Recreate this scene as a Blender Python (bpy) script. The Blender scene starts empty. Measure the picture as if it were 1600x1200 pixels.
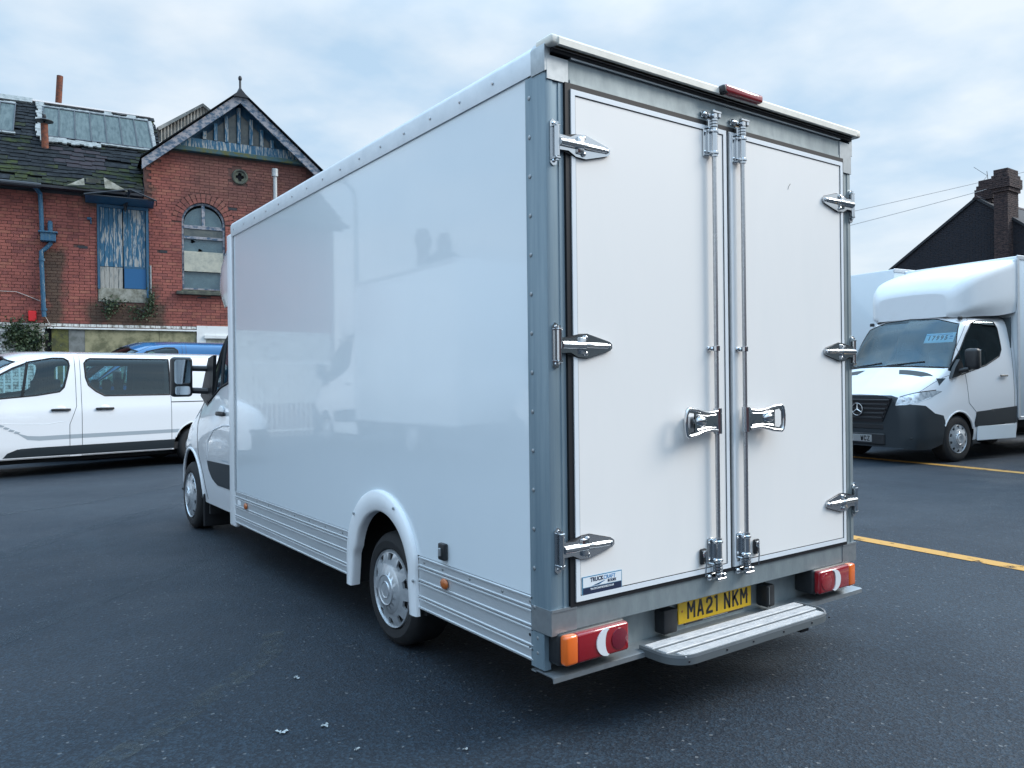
import bpy, bmesh, math, random
import numpy as np
from mathutils import Vector, Matrix, Euler
from mathutils.geometry import tessellate_polygon
from mathutils.bvhtree import BVHTree
random.seed(7)
SC = bpy.context.scene
COL = SC.collection
R = math.radians
# ------------------------------------------------------------------ camera
cam_d = bpy.data.cameras.new('camera'); cam = bpy.data.objects.new('camera', cam_d); COL.objects.link(cam); SC.camera = cam
cam_d.sensor_width = 36; cam_d.lens = 27.588; cam_d.clip_start = .05; cam_d.clip_end = 3000
yaw, pitch, roll = 0.6219, -0.0020, -0.0116
fw = Vector((math.sin(yaw)*math.cos(pitch), math.cos(yaw)*math.cos(pitch), math.sin(pitch)))
rt = Vector((math.cos(yaw), -math.sin(yaw), 0)); up = rt.cross(fw)
r2 = rt*math.cos(roll)+up*math.sin(roll); u2 = -rt*math.sin(roll)+up*math.cos(roll)
m = Matrix((r2, u2, -fw)).transposed().to_4x4(); m.translation = (-1.9139, -2.4212, 1.435); cam.matrix_world = m
# ------------------------------------------------------------------ light
SUN_AZ, SUN_EL = R(118), R(36)          # azimuth clockwise from +Y
sun_d = bpy.data.lights.new('sun', 'SUN'); sun = bpy.data.objects.new('sun', sun_d); COL.objects.link(sun)
sun_d.energy = 1.8; sun_d.angle = R(24); sun_d.color = (1, .95, .88)
sdir = Vector((math.sin(SUN_AZ)*math.cos(SUN_EL), math.cos(SUN_AZ)*math.cos(SUN_EL), math.sin(SUN_EL)))
sun.rotation_euler = sdir.to_track_quat('Z', 'Y').to_euler(); sun.location = (10, -20, 30)
W = bpy.data.worlds.new('World'); SC.world = W; W.use_nodes = True
nt = W.node_tree; nt.nodes.clear(); N = nt.nodes.new; L = nt.links.new
out = N('ShaderNodeOutputWorld')
sky = N('ShaderNodeTexSky'); sky.sky_type = 'NISHITA'; sky.sun_disc = False
sky.sun_elevation = SUN_EL; sky.sun_rotation = SUN_AZ; sky.air_density = 1.2; sky.dust_density = 2.0
bg1 = N('ShaderNodeBackground'); bg1.inputs[1].default_value = .11; L(sky.outputs[0], bg1.inputs[0])
tc = N('ShaderNodeTexCoord'); sep = N('ShaderNodeSeparateXYZ'); L(tc.outputs['Generated'], sep.inputs[0])
# flat cloud deck: direction projected on a layer overhead
def mth(op, a, b=None, clamp=False):
    n = N('ShaderNodeMath'); n.operation = op; n.use_clamp = clamp
    for i, v in enumerate((a, b)):
        if v is None: continue
        if isinstance(v, (int, float)): n.inputs[i].default_value = v
        else: L(v, n.inputs[i])
    return n.outputs[0]
zz = mth('ADD', mth('MAXIMUM', sep.outputs[2], 0.0), .16)
cmb = N('ShaderNodeCombineXYZ'); L(mth('DIVIDE', sep.outputs[0], zz), cmb.inputs[0]); L(mth('DIVIDE', sep.outputs[1], zz), cmb.inputs[1])
n1 = N('ShaderNodeTexNoise'); n1.inputs['Scale'].default_value = 1.15; n1.inputs['Detail'].default_value = 7; n1.inputs['Roughness'].default_value = .52
mp = N('ShaderNodeMapping'); mp.inputs['Location'].default_value = (1.7, .6, 0); L(cmb.outputs[0], mp.inputs[0]); L(mp.outputs[0], n1.inputs['Vector'])
rp = N('ShaderNodeMapRange'); rp.inputs[1].default_value = .36; rp.inputs[2].default_value = .66; rp.inputs[3].default_value = .88; rp.inputs[4].default_value = 1; L(n1.outputs[0], rp.inputs[0])
n2 = N('ShaderNodeTexNoise'); n2.inputs['Scale'].default_value = 2.6; n2.inputs['Detail'].default_value = 8; L(mp.outputs[0], n2.inputs['Vector'])
cr = N('ShaderNodeMixRGB'); cr.inputs[1].default_value = (.32, .44, .565, 1); cr.inputs[2].default_value = (.535, .59, .64, 1)
rp2 = N('ShaderNodeMapRange'); rp2.inputs[1].default_value = .35; rp2.inputs[2].default_value = .68; L(n2.outputs[0], rp2.inputs[0]); L(rp2.outputs[0], cr.inputs[0])
bg2 = N('ShaderNodeBackground'); hz = N('ShaderNodeMapRange'); hz.interpolation_type = 'SMOOTHSTEP'; hz.inputs[1].default_value = .30; hz.inputs[2].default_value = .05; hz.inputs[3].default_value = 0; hz.inputs[4].default_value = .8; L(sep.outputs[2], hz.inputs[0])
hm = N('ShaderNodeMixRGB'); hm.inputs[2].default_value = (.52, .565, .605, 1); L(hz.outputs[0], hm.inputs[0]); L(cr.outputs[0], hm.inputs[1]); zt = N('ShaderNodeMixRGB'); zt.blend_type = 'MULTIPLY'; zt.inputs[2].default_value = (.80, .98, 1.12, 1); zr = N('ShaderNodeMapRange'); zr.inputs[1].default_value = .4; zr.inputs[2].default_value = .9; L(sep.outputs[2], zr.inputs[0]); L(zr.outputs[0], zt.inputs[0]); L(hm.outputs[0], zt.inputs[1]); L(zt.outputs[0], bg2.inputs[0])
zen = N('ShaderNodeMapRange'); zen.interpolation_type = 'SMOOTHSTEP'; zen.inputs[1].default_value = .38; zen.inputs[2].default_value = 1.0; zen.inputs[3].default_value = 1.0; zen.inputs[4].default_value = 3.4   # overcast sky is brighter overhead; raised here, out of view, to light van side
L(sep.outputs[2], zen.inputs[0]); L(zen.outputs[0], bg2.inputs[1])
mx = N('ShaderNodeMixShader'); L(rp.outputs[0], mx.inputs[0]); L(bg1.outputs[0], mx.inputs[1]); L(bg2.outputs[0], mx.inputs[2])
L(mx.outputs[0], out.inputs[0])
SC.view_settings.view_transform = 'Standard'; SC.view_settings.look = 'None'; SC.view_settings.exposure = 0.70; SC.view_settings.gamma = 1
SC.view_settings.use_curve_mapping = False
SC.cycles.use_denoising = True; SC.cycles.max_bounces = 8; SC.cycles.transparent_max_bounces = 16
SC.cycles.sample_clamp_indirect = 6

# ------------------------------------------------------------------ materials
def mat(name, col, rough=.5, metal=0.0, spec=.5, coat=0.0, var=None, bump=None, col2=None, stretch=None, obj=False, em=None):
    """var=(scale, low, high): noise mixes col with col2 ; bump=(scale, strength, dist)"""
    M = bpy.data.materials.new(name); M.use_nodes = True; t = M.node_tree; b = t.nodes['Principled BSDF']
    b.inputs['Base Color'].default_value = (*col, 1); b.inputs['Roughness'].default_value = rough; b.inputs['Metallic'].default_value = metal
    b.inputs['Specular IOR Level'].default_value = spec; b.inputs['Coat Weight'].default_value = coat; b.inputs['Coat Roughness'].default_value = .03
    c = t.nodes.new('ShaderNodeTexCoord'); src = c.outputs['Object']
    if stretch:
        mp = t.nodes.new('ShaderNodeMapping'); mp.inputs['Scale'].default_value = stretch; t.links.new(src, mp.inputs[0]); src = mp.outputs[0]
    if var:
        n = t.nodes.new('ShaderNodeTexNoise'); n.inputs['Scale'].default_value = var[0]; n.inputs['Detail'].default_value = 8; n.inputs['Roughness'].default_value = .62
        t.links.new(src, n.inputs['Vector'])
        r = t.nodes.new('ShaderNodeMapRange'); r.inputs[1].default_value = var[1]; r.inputs[2].default_value = var[2]; t.links.new(n.outputs[0], r.inputs[0])
        x = t.nodes.new('ShaderNodeMixRGB'); x.inputs[1].default_value = (*col, 1); x.inputs[2].default_value = (*(col2 or tuple(k*.6 for k in col)), 1)
        t.links.new(r.outputs[0], x.inputs[0]); t.links.new(x.outputs[0], b.inputs['Base Color'])
        r2 = t.nodes.new('ShaderNodeMapRange'); r2.inputs[3].default_value = max(0, rough-.08); r2.inputs[4].default_value = min(1, rough+.12); t.links.new(n.outputs[0], r2.inputs[0])
        t.links.new(r2.outputs[0], b.inputs['Roughness'])
    if bump:
        n = t.nodes.new('ShaderNodeTexNoise'); n.inputs['Scale'].default_value = bump[0]; n.inputs['Detail'].default_value = 5; t.links.new(src, n.inputs['Vector'])
        bp = t.nodes.new('ShaderNodeBump'); bp.inputs['Strength'].default_value = bump[1]; bp.inputs['Distance'].default_value = bump[2]
        t.links.new(n.outputs[0], bp.inputs['Height']); t.links.new(bp.outputs[0], b.inputs['Normal'])
    if em:
        b.inputs['Emission Color'].default_value = (*em[:3], 1); b.inputs['Emission Strength'].default_value = em[3]
    return M
def glass(name, tint, refl_rough=.02, ior=1.5):
    M = bpy.data.materials.new(name); M.use_nodes = True; t = M.node_tree; t.nodes.clear()
    o = t.nodes.new('ShaderNodeOutputMaterial'); tr = t.nodes.new('ShaderNodeBsdfTransparent'); tr.inputs[0].default_value = (*tint, 1)
    g = t.nodes.new('ShaderNodeBsdfGlossy'); g.inputs['Roughness'].default_value = refl_rough; g.inputs[0].default_value = (.72, .90, 1, 1); f = t.nodes.new('ShaderNodeFresnel'); f.inputs[0].default_value = ior
    x = t.nodes.new('ShaderNodeMixShader'); t.links.new(f.outputs[0], x.inputs[0]); t.links.new(tr.outputs[0], x.inputs[1]); t.links.new(g.outputs[0], x.inputs[2])
    t.links.new(x.outputs[0], o.inputs[0]); return M
MT = {}
MT['panel'] = mat('white glossy panel', (.73, .80, .85), .18, spec=.6, coat=1.0, var=(1.3, .45, .8), col2=(.70, .775, .83), bump=(1.3, .10, .02))
MT['door'] = mat('white door panel', (.84, .815, .79), .42, stretch=(1, 1, .28), var=(2.6, .48, .78), col2=(.80, .785, .765), bump=(420, .05, .001))
MT['grp'] = mat('white moulding', (.76, .79, .82), .38, coat=.3, var=(3, .5, .9), col2=(.70, .72, .74))
MT['paint'] = mat('white car paint', (.78, .80, .82), .25, coat=1.0, var=(2, .5, .9), col2=(.75, .77, .79))
MT['cream'] = mat('off white coated edge', (.74, .71, .64), .45, var=(9, .45, .75), col2=(.6, .58, .52))
MT['galv'] = mat('galvanised steel', (.32, .37, .385), .48, metal=.5, var=(14, .3, .72), col2=(.22, .26, .275), bump=(60, .12, .002), stretch=(1, 1, .35))
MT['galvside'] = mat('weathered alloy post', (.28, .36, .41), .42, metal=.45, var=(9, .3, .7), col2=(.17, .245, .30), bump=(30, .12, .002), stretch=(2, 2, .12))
MT['galvl'] = mat('bright steel plate', (.38, .41, .43), .42, metal=.75, var=(25, .35, .7), col2=(.30, .33, .35))
MT['alu'] = mat('aluminium plank', (.62, .65, .675), .34, metal=.45, var=(16, .3, .75), col2=(.50, .54, .57), stretch=(1, .15, 1.6), bump=(50, .06, .001))
MT['rail'] = mat('coated aluminium rail', (.62, .66, .70), .35, metal=.4, var=(8, .4, .8), col2=(.52, .56, .6))
MT['chrome'] = mat('polished stainless', (.62, .64, .66), .15, metal=1, bump=(90, .03, .001))
MT['steel'] = mat('brushed steel', (.60, .61, .62), .28, metal=1, var=(60, .3, .7), col2=(.45, .46, .48))
MT['rubber'] = mat('black rubber', (.012, .013, .016), .55, spec=.35)
MT['tyre'] = mat('tyre rubber', (.010, .011, .013), .75, var=(20, .4, .8), col2=(.018, .018, .02), bump=(80, .1, .002))
MT['black'] = mat('black plastic', (.014, .016, .019), .4, var=(30, .4, .8), col2=(.02, .022, .025))
MT['clad'] = mat('dark grey cladding', (.015, .023, .030), .5, bump=(300, .06, .001))
MT['under'] = mat('underbody', (.012, .013, .015), .8)
MT['hub'] = mat('silver wheel trim', (.56, .59, .62), .3, metal=.55, var=(30, .4, .8), col2=(.42, .45, .48))
MT['red'] = mat('red lens', (.28, .005, .012), .18, coat=1, bump=(110, .12, .002))
MT['dred'] = mat('dark red lens', (.16, .006, .02), .2, coat=1)
MT['orange'] = mat('amber lens', (.78, .14, .012), .2, coat=1, bump=(110, .1, .002))
MT['dorange'] = mat('dull amber reflector', (.42, .11, .02), .3, coat=.6, bump=(160, .4, .004))
MT['whitelens'] = mat('clear lens', (.72, .74, .76), .12, coat=1, bump=(100, .15, .003))
MT['yplate'] = mat('yellow plate', (.80, .50, .012), .32, var=(25, .4, .8), col2=(.68, .42, .015))
MT['wplate'] = mat('white plate', (.78, .79, .8), .32)
MT['ink'] = mat('black lettering', (.012, .012, .016), .4)
MT['blueink'] = mat('blue lettering', (.03, .22, .48), .4)
MT['navy'] = mat('navy band', (.02, .03, .07), .4)
MT['glass'] = glass('tinted window glass', (.62, .82, .86), .02, 1.9)
MT['dglass'] = glass('dark window glass', (.22, .40, .44), .02, 1.7)
MT['wsglass'] = glass('windscreen glass', (.45, .74, .86), .02, 1.75)
MT['mirror'] = mat('mirror glass', (.75, .8, .82), .03, metal=1)
MT['trim'] = mat('cab interior trim', (.05, .075, .09), .8, var=(8, .4, .7), col2=(.08, .09, .1))
MT['seat'] = mat('seat fabric', (.035, .045, .055), .9, bump=(200, .2, .002))
MT['stripe'] = mat('grey stripe', (.33, .38, .42), .4)
MT['bluepaint'] = mat('blue van paint', (.012, .14, .36), .25, coat=1)
MT['lamp'] = mat('headlamp housing', (.66, .70, .74), .15, metal=.35, coat=1, var=(14, .45, .6), col2=(.38, .42, .46), bump=(30, .3, .01))

# ------------------------------------------------------------------ mesh builder
def V(*a): return Vector(a)
class MB:
    def __init__(s): s.v = []; s.f = []; s.m = []
    def add(s, vs, fs, mi=0, M=None):
        o = len(s.v)
        s.v += [tuple(M @ Vector(p)) for p in vs] if M else [tuple(p) for p in vs]
        s.f += [tuple(i+o for i in f) for f in fs]; s.m += [mi]*len(fs); return s
    def box(s, x0, x1, y0, y1, z0, z1, mi=0, M=None):
        vs = [(x, y, z) for x in (x0, x1) for y in (y0, y1) for z in (z0, z1)]
        fs = [(0, 1, 3, 2), (4, 6, 7, 5), (0, 4, 5, 1), (2, 3, 7, 6), (0, 2, 6, 4), (1, 5, 7, 3)]
        return s.add(vs, fs, mi, M)
    def bbox(s, x0, x1, y0, y1, z0, z1, b=.003, mi=0, M=None, seg=1):
        bm = bmesh.new(); bmesh.ops.create_cube(bm, size=1)
        for v in bm.verts: v.co = Vector(((x0+x1)/2+v.co.x*(x1-x0), (y0+y1)/2+v.co.y*(y1-y0), (z0+z1)/2+v.co.z*(z1-z0)))
        bmesh.ops.bevel(bm, geom=bm.edges[:], offset=b, segments=seg, profile=.5, affect='EDGES')
        bm.verts.index_update(); s.add([v.co for v in bm.verts], [[v.index for v in f.verts] for f in bm.faces], mi, M); bm.free(); return s
    def prism(s, loops, a, b, ax='y', mi=0, M=None):
        """2D loops (outer, holes...) extruded along ax from a to b. coords: 'y'->(x,z) 'x'->(y,z) 'z'->(x,y)"""
        def P(p, h):
            return {'y': (p[0], h, p[1]), 'x': (h, p[0], p[1]), 'z': (p[0], p[1], h)}[ax]
        if not isinstance(loops[0][0], (tuple, list)): loops = [loops]
        tris = tessellate_polygon([[Vector((p[0], p[1], 0)) for p in l] for l in loops])
        flat = [p for l in loops for p in l]; n = len(flat)
        vs = [P(p, a) for p in flat]+[P(p, b) for p in flat]
        fs = [tuple(t) for t in tris]+[tuple(i+n for i in reversed(t)) for t in tris]
        o = 0
        for l in loops:
            k = len(l)
            for i in range(k):
                j = (i+1) % k; fs.append((o+i, o+j, o+j+n, o+i+n))
            o += k
        return s.add(vs, fs, mi, M)
    def tube(s, path, r, n=8, mi=0, M=None, closed=False, caps=True):
        path = [Vector(p) for p in path]; k = len(path); vs = []; fs = []
        rr = r if isinstance(r, (list, tuple)) else [r]*k
        prev = None
        for i, p in enumerate(path):
            a = path[(i-1) % k] if (i > 0 or closed) else p; b = path[(i+1) % k] if (i < k-1 or closed) else p
            t = (b-a).normalized()
            if prev is None:
                h = Vector((0, 0, 1)) if abs(t.z) < .9 else Vector((1, 0, 0)); u = t.cross(h).normalized()
            else: u = (prev-t*prev.dot(t)).normalized()
            prev = u; w = t.cross(u)
            for j in range(n):
                an = 2*math.pi*j/n; vs.append(p+(u*math.cos(an)+w*math.sin(an))*rr[i])
        m_ = k if closed else k-1
        for i in range(m_):
            for j in range(n):
                a = i*n+j; b = i*n+(j+1) % n; c = ((i+1) % k)*n+(j+1) % n; d = ((i+1) % k)*n+j; fs.append((a, b, c, d))
        if caps and not closed: fs += [tuple(range(n))[::-1], tuple((k-1)*n+j for j in range(n))]
        return s.add(vs, fs, mi, M)
    def cyl(s, p, q, r, n=16, mi=0, M=None): return s.tube([p, q], r, n, mi, M)
    def lathe(s, prof, o=(0, 0, 0), ax='z', n=24, mi=0, M=None, a0=0):
        """prof [(r,h)]"""
        vs = []; fs = []; k = len(prof)
        for j in range(n):
            an = a0+2*math.pi*j/n; c, q = math.cos(an), math.sin(an)
            for r, h in prof:
                p = {'z': (r*c, r*q, h), 'x': (h, r*c, r*q), 'y': (r*q, h, r*c)}[ax]
                vs.append((p[0]+o[0], p[1]+o[1], p[2]+o[2]))
        for j in range(n):
            for i in range(k-1):
                a = j*k+i; b = ((j+1) % n)*k+i; fs.append((a, b, b+1, a+1))
        return s.add(vs, fs, mi, M)
    def ball(s, c, r, n=12, mi=0, M=None):
        if not isinstance(r, (tuple, list)): r = (r, r, r)
        vs = []; fs = []; h = n//2
        for i in range(h+1):
            th = math.pi*i/h
            for j in range(n):
                an = 2*math.pi*j/n; vs.append((c[0]+r[0]*math.sin(th)*math.cos(an), c[1]+r[1]*math.sin(th)*math.sin(an), c[2]+r[2]*math.cos(th)))
        for i in range(h):
            for j in range(n): fs.append((i*n+j, i*n+(j+1) % n, (i+1)*n+(j+1) % n, (i+1)*n+j))
        return s.add(vs, fs, mi, M)
    def build(s, name, mats, parent=None, ang=35, **props):
        me = bpy.data.meshes.new(name); me.from_pydata(s.v, [], s.f)
        if not isinstance(mats, (list, tuple)): mats = [mats]
        for k in mats: me.materials.append(MT[k] if isinstance(k, str) else k)
        me.polygons.foreach_set('material_index', s.m)
        bm = bmesh.new(); bm.from_mesh(me); bmesh.ops.remove_doubles(bm, verts=bm.verts[:], dist=1e-5)
        bmesh.ops.recalc_face_normals(bm, faces=bm.faces[:]); bm.to_mesh(me); bm.free()
        if ang: me.polygons.foreach_set('use_smooth', [True]*len(me.polygons)); me.set_sharp_from_angle(angle=R(ang))
        return link(name, me, parent, **props)
def link(name, me, parent=None, **props):
    o = bpy.data.objects.new(name, me); COL.objects.link(o)
    if parent: o.parent = parent
    for k, v in props.items(): o[k] = v
    return o
def thing(name, label, cat, loc=(0, 0, 0), rz=0, group=None):
    o = bpy.data.objects.new(name, None); COL.objects.link(o); o.empty_display_size = .2
    o.location = loc; o.rotation_euler = (0, 0, rz); o['label'] = label; o['category'] = cat
    if group: o['group'] = group
    return o
def tag(o, label, cat, group=None):
    o['label'] = label; o['category'] = cat
    if group: o['group'] = group
    return o
def copy_tree(o, parent=None, depth=0):
    c = o.copy(); COL.objects.link(c); c.parent = parent
    for ch in KIDS.get(o.name, None) or [x for x in list(bpy.data.objects) if x.parent == o]:
        if depth < 3: copy_tree(ch, c, depth+1)
    return c
KIDS = {}
def arc(cx, cz, r, a0, a1, n, rz=None):
    rz = r if rz is None else rz
    return [(cx+r*math.cos(R(a0+(a1-a0)*i/n)), cz+rz*math.sin(R(a0+(a1-a0)*i/n))) for i in range(n+1)]
def rrect(x0, x1, z0, z1, r, n=4):
    return arc(x1-r, z1-r, r, 0, 90, n)+arc(x0+r, z1-r, r, 90, 180, n)+arc(x0+r, z0+r, r, 180, 270, n)+arc(x1-r, z0+r, r, 270, 360, n)
def text(mb, s, size, M, sx=1.0, bold=0.0, ext=.0006, mi=0, space=1.0):
    cu = bpy.data.curves.new('t', 'FONT'); cu.body = s; cu.size = size; cu.extrude = ext; cu.offset = bold; cu.align_x = 'CENTER'; cu.align_y = 'CENTER'
    cu.space_character = space; cu.resolution_u = 4
    ob = bpy.data.objects.new('t', cu); COL.objects.link(ob); dg = bpy.context.evaluated_depsgraph_get()
    me = bpy.data.meshes.new_from_object(ob.evaluated_get(dg))
    mb.add([(v.co.x*sx, v.co.y, v.co.z) for v in me.vertices], [tuple(p.vertices) for p in me.polygons], mi, M)
    bpy.data.objects.remove(ob); bpy.data.curves.remove(cu); bpy.data.meshes.remove(me)
GLYPH = {'M': [[(0, 0), (0, 1)], [(.06, 1), (.5, .42), (.94, 1)], [(1, 1), (1, 0)]], 'A': [[(0, 0), (.44, 1), (.56, 1), (1, 0)], [(.2, .30), (.8, .30)]], '2': [[(.02, .78), (.1, .93), (.3, 1), (.7, 1), (.95, .88), (.97, .66), (.8, .5), (.3, .3), (.05, .12), (.04, 0), (1, 0)]], '1': [[(.5, 0), (.5, 1), (.2, .96)]],
 'N': [[(0, 0), (0, 1)], [(.03, 1), (.97, 0)], [(1, 0), (1, 1)]], 'K': [[(0, 0), (0, 1)], [(.98, 1), (.06, .46)], [(.3, .62), (1, 0)]], 'W': [[(0, 1), (.2, 0), (.3, 0), (.5, .7), (.7, 0), (.8, 0), (1, 1)]], 'C': [[(1, .76), (.88, .94), (.7, 1), (.3, 1), (.08, .9), (0, .7), (0, .3), (.08, .1), (.3, 0), (.7, 0), (.88, .06), (1, .24)]], 'Z': [[(.03, 1), (.97, 1), (.03, 0), (.99, 0)]]}
def plate_char(mb, ch, cx, cz, w, h, t, M, mi=1, ext=.0008):
    for q in GLYPH[ch]:
        P = [Vector(((a-.5)*(w-t)*(1.25 if ch == 'M' else 1), (b-.5)*(h-t))) for a, b in q]
        for i in range(len(P)-1):
            a, b = P[i], P[i+1]; d = (b-a).normalized(); n = Vector((-d.y, d.x))*t/2; a = a-d*t*.48; b = b+d*t*.48
            v = [(cx+p.x, cz+p.y) for p in (a+n, a-n, b-n, b+n)]; mb.prism(v, 0, ext+.0001*i, 'z', mi, M)
def MR(loc, ax):  # text plane matrices: 'rear' reads from -Y side
    if ax == 'rear': rot = Matrix(((1, 0, 0), (0, 0, -1), (0, 1, 0)))
    elif ax == 'front': rot = Matrix(((-1, 0, 0), (0, 0, 1), (0, 1, 0)))
    elif ax == 'left': rot = Matrix(((0, 0, -1), (-1, 0, 0), (0, 1, 0)))
    M = rot.to_4x4(); M.translation = loc; return M

# ------------------------------------------------------------------ lofted vehicle bodies
def pchip(x, y, xq):
    x = np.asarray(x, float); y = np.asarray(y, float); h = np.diff(x); d = np.diff(y, axis=0)/h[:, None]
    mm = np.zeros_like(y); mm[0] = d[0]; mm[-1] = d[-1]
    for i in range(1, len(x)-1):
        a, b = d[i-1], d[i]; w1 = 2*h[i]+h[i-1]; w2 = h[i]+2*h[i-1]
        with np.errstate(divide='ignore', invalid='ignore'):
            q = (w1+w2)/(w1/a+w2/b)
        mm[i] = np.where(a*b > 0, q, 0)
    i = np.clip(np.searchsorted(x, xq)-1, 0, len(x)-2); t = ((xq-x[i])/h[i])[:, None]; hh = h[i][:, None]
    return (2*t**3-3*t**2+1)*y[i]+(t**3-2*t**2+t)*hh*mm[i]+(-2*t**3+3*t**2)*y[i+1]+(t**3-t**2)*hh*mm[i+1]
def inpoly(p, poly):
    x, y = p[:, 0], p[:, 1]; c = np.zeros(len(p), bool); n = len(poly)
    for i in range(n):
        x1, y1 = poly[i]; x2, y2 = poly[(i+1) % n]
        if y1 == y2: continue
        c ^= ((y1 > y) != (y2 > y)) & (x < (x2-x1)*(y-y1)/(y2-y1)+x1)
    return c
class Body:
    def __init__(s, stations, cell=.03, cap=(True, True)):
        ys = np.array([q[0] for q in stations]); P = np.array([q[1] for q in stations], float)   # S,K,2
        S, K, _ = P.shape
        s.cell = cell
        ny = max(4, int((ys[-1]-ys[0])/cell))
        yq = np.linspace(ys[0], ys[-1], ny)
        Q = pchip(ys, P.reshape(S, -1), yq).reshape(len(yq), K, 2)
        kq = []
        ln = np.linalg.norm(np.diff(P.mean(0), axis=0), axis=1)
        for i in range(K-1): kq += list(i+np.arange(max(2, int(ln[i]/cell)))/max(2, int(ln[i]/cell)))
        kq.append(K-1); kq = np.array(kq)
        G = np.array([pchip(np.arange(K), q, kq) for q in Q])
        Y, Mn, _ = G.shape
        full = np.concatenate([G*np.array([-1, 1]), (G[:, :-1])[:, ::-1]], axis=1)
        F = full.shape[1]
        v = np.zeros((Y, F, 3)); v[:, :, 0] = full[:, :, 0]; v[:, :, 2] = full[:, :, 1]; v[:, :, 1] = yq[:, None]
        vs = [tuple(p) for p in v.reshape(-1, 3)]; fs = []
        for i in range(Y-1):
            for j in range(F-1): fs.append((i*F+j, i*F+j+1, (i+1)*F+j+1, (i+1)*F+j))
        for e, on in ((0, cap[0]), (Y-1, cap[1])):
            if not on: continue
            half = Mn; cols = 20; rows = []
            for j in range(half-1):
                a = e*F+j; b = e*F+F-1-j; row = [a]
                pa, pb = np.array(vs[a]), np.array(vs[b])
                for c in range(1, cols): vs.append(tuple(pa+(pb-pa)*c/cols)); row.append(len(vs)-1)
                row.append(b); rows.append(row)
            for j in range(len(rows)-1):
                for c in range(cols): fs.append((rows[j][c], rows[j][c+1], rows[j+1][c+1], rows[j+1][c]))
            top = e*F+half-1
            for c in range(cols): fs.append((rows[-1][c], rows[-1][c+1], top))
        s.bvh = BVHTree.FromPolygons([Vector(p) for p in vs], fs)
        me = bpy.data.meshes.new('t'); me.from_pydata(vs, [], fs); s.bm = bmesh.new(); s.bm.from_mesh(me); bpy.data.meshes.remove(me)
        c0 = Vector((0, (ys[0]+ys[-1])/2, (P[:, :, 1].min()+P[:, :, 1].max())/2)); s.ym = c0.y
        s.bm.normal_update()
        fl = [f for f in s.bm.faces if f.normal.dot(f.calc_center_median()-c0) < 0]
        bmesh.ops.reverse_faces(s.bm, faces=fl); s.bm.normal_update()
        s.lay = s.bm.faces.layers.int.new('reg'); s.names = ['body']
    def proj(s, p, ax):
        if ax == 'L': o, d = Vector((-5, p[0], p[1])), Vector((1, 0, 0))
        elif ax == 'R': o, d = Vector((5, p[0], p[1])), Vector((-1, 0, 0))
        elif ax == 'F': o, d = Vector((p[0], 30, p[1])), Vector((0, -1, 0))
        else: o, d = Vector((p[0], p[1], 30)), Vector((0, 0, -1))
        h = s.bvh.ray_cast(o, d); return (h[0], h[1] if h[1].dot(d) < 0 else -h[1]) if h[0] else (None, None)
    def region(s, name, poly, ax, over=(0,), nmin=.25):
        """cut the skin cleanly along a polygon seen along ax and mark what lies inside"""
        i0, i1 = {'L': (1, 2), 'R': (1, 2), 'F': (0, 2), 'T': (0, 1)}[ax]
        xs = [p[0] for p in poly]; zs = [p[1] for p in poly]; m_ = s.cell*2; lx, hx, lz, hz = min(xs)-m_, max(xs)+m_, min(zs)-m_, max(zs)+m_
        def ok(f):
            n = f.normal; c = f.calc_center_median()
            if not (lx < c[i0] < hx and lz < c[i1] < hz): return False
            if ax == 'L': return c.x < 0 and n.x < -nmin
            if ax == 'R': return c.x > 0 and n.x > nmin
            if ax == 'F': return n.y > nmin and c.y > s.ym-.3
            return n.z > nmin
        faces = {f for f in s.bm.faces if f[s.lay] in over and ok(f)}
        k = len(poly)
        for q in range(k):
            a, b = Vector(poly[q]), Vector(poly[(q+1) % k]); t = b-a; L_ = t.length
            if L_ < 1e-6: continue
            t /= L_; n2 = Vector((-t.y, t.x)); sub = []
            for f in faces:
                lo = hi = None; tl = th_ = None
                for v in f.verts:
                    d = Vector((v.co[i0]-a.x, v.co[i1]-a.y)); e = d.dot(n2); u = d.dot(t)
                    lo = e if lo is None or e < lo else lo; hi = e if hi is None or e > hi else hi
                    tl = u if tl is None or u < tl else tl; th_ = u if th_ is None or u > th_ else th_
                if lo < -1e-5 and hi > 1e-5 and th_ > -1e-4 and tl < L_+1e-4: sub.append(f)
            if not sub: continue
            co = [0, 0, 0]; no = [0, 0, 0]; co[i0], co[i1] = a.x, a.y; no[i0], no[i1] = n2.x, n2.y
            ed = {e for f in sub for e in f.edges}; vt = {v for f in sub for v in f.verts}
            r = bmesh.ops.bisect_plane(s.bm, geom=sub+list(ed)+list(vt), dist=1e-6, plane_co=co, plane_no=no)
            faces |= {g_ for g_ in r['geom'] if isinstance(g_, bmesh.types.BMFace)}
            faces = {f for f in faces if f.is_valid}
        if name not in s.names: s.names.append(name)
        rid = s.names.index(name); fl = list(faces)
        if fl:
            cc = [f.calc_center_median() for f in fl]; ins = inpoly(np.array([(c[i0], c[i1]) for c in cc]), poly)
            for f, i_ in zip(fl, ins):
                if i_: f[s.lay] = rid
        return rid
    def seam(s, mb, poly, ax, r=.004, closed=True, off=0.0, n=5, mi=0, step=.04):
        pts = []; k = len(poly)
        for i in range(k if closed else k-1):
            a, b = np.array(poly[i]), np.array(poly[(i+1) % k]); m_ = max(1, int(np.linalg.norm(b-a)/step))
            pts += [a+(b-a)*j/m_ for j in range(m_)]
        if not closed: pts.append(np.array(poly[-1]))
        out = []
        for p in pts:
            h, nn = s.proj(p, ax)
            if h is not None: out.append(h+nn*off)
        if len(out) > 2: mb.tube(out, r, n, mi, closed=closed)
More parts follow.
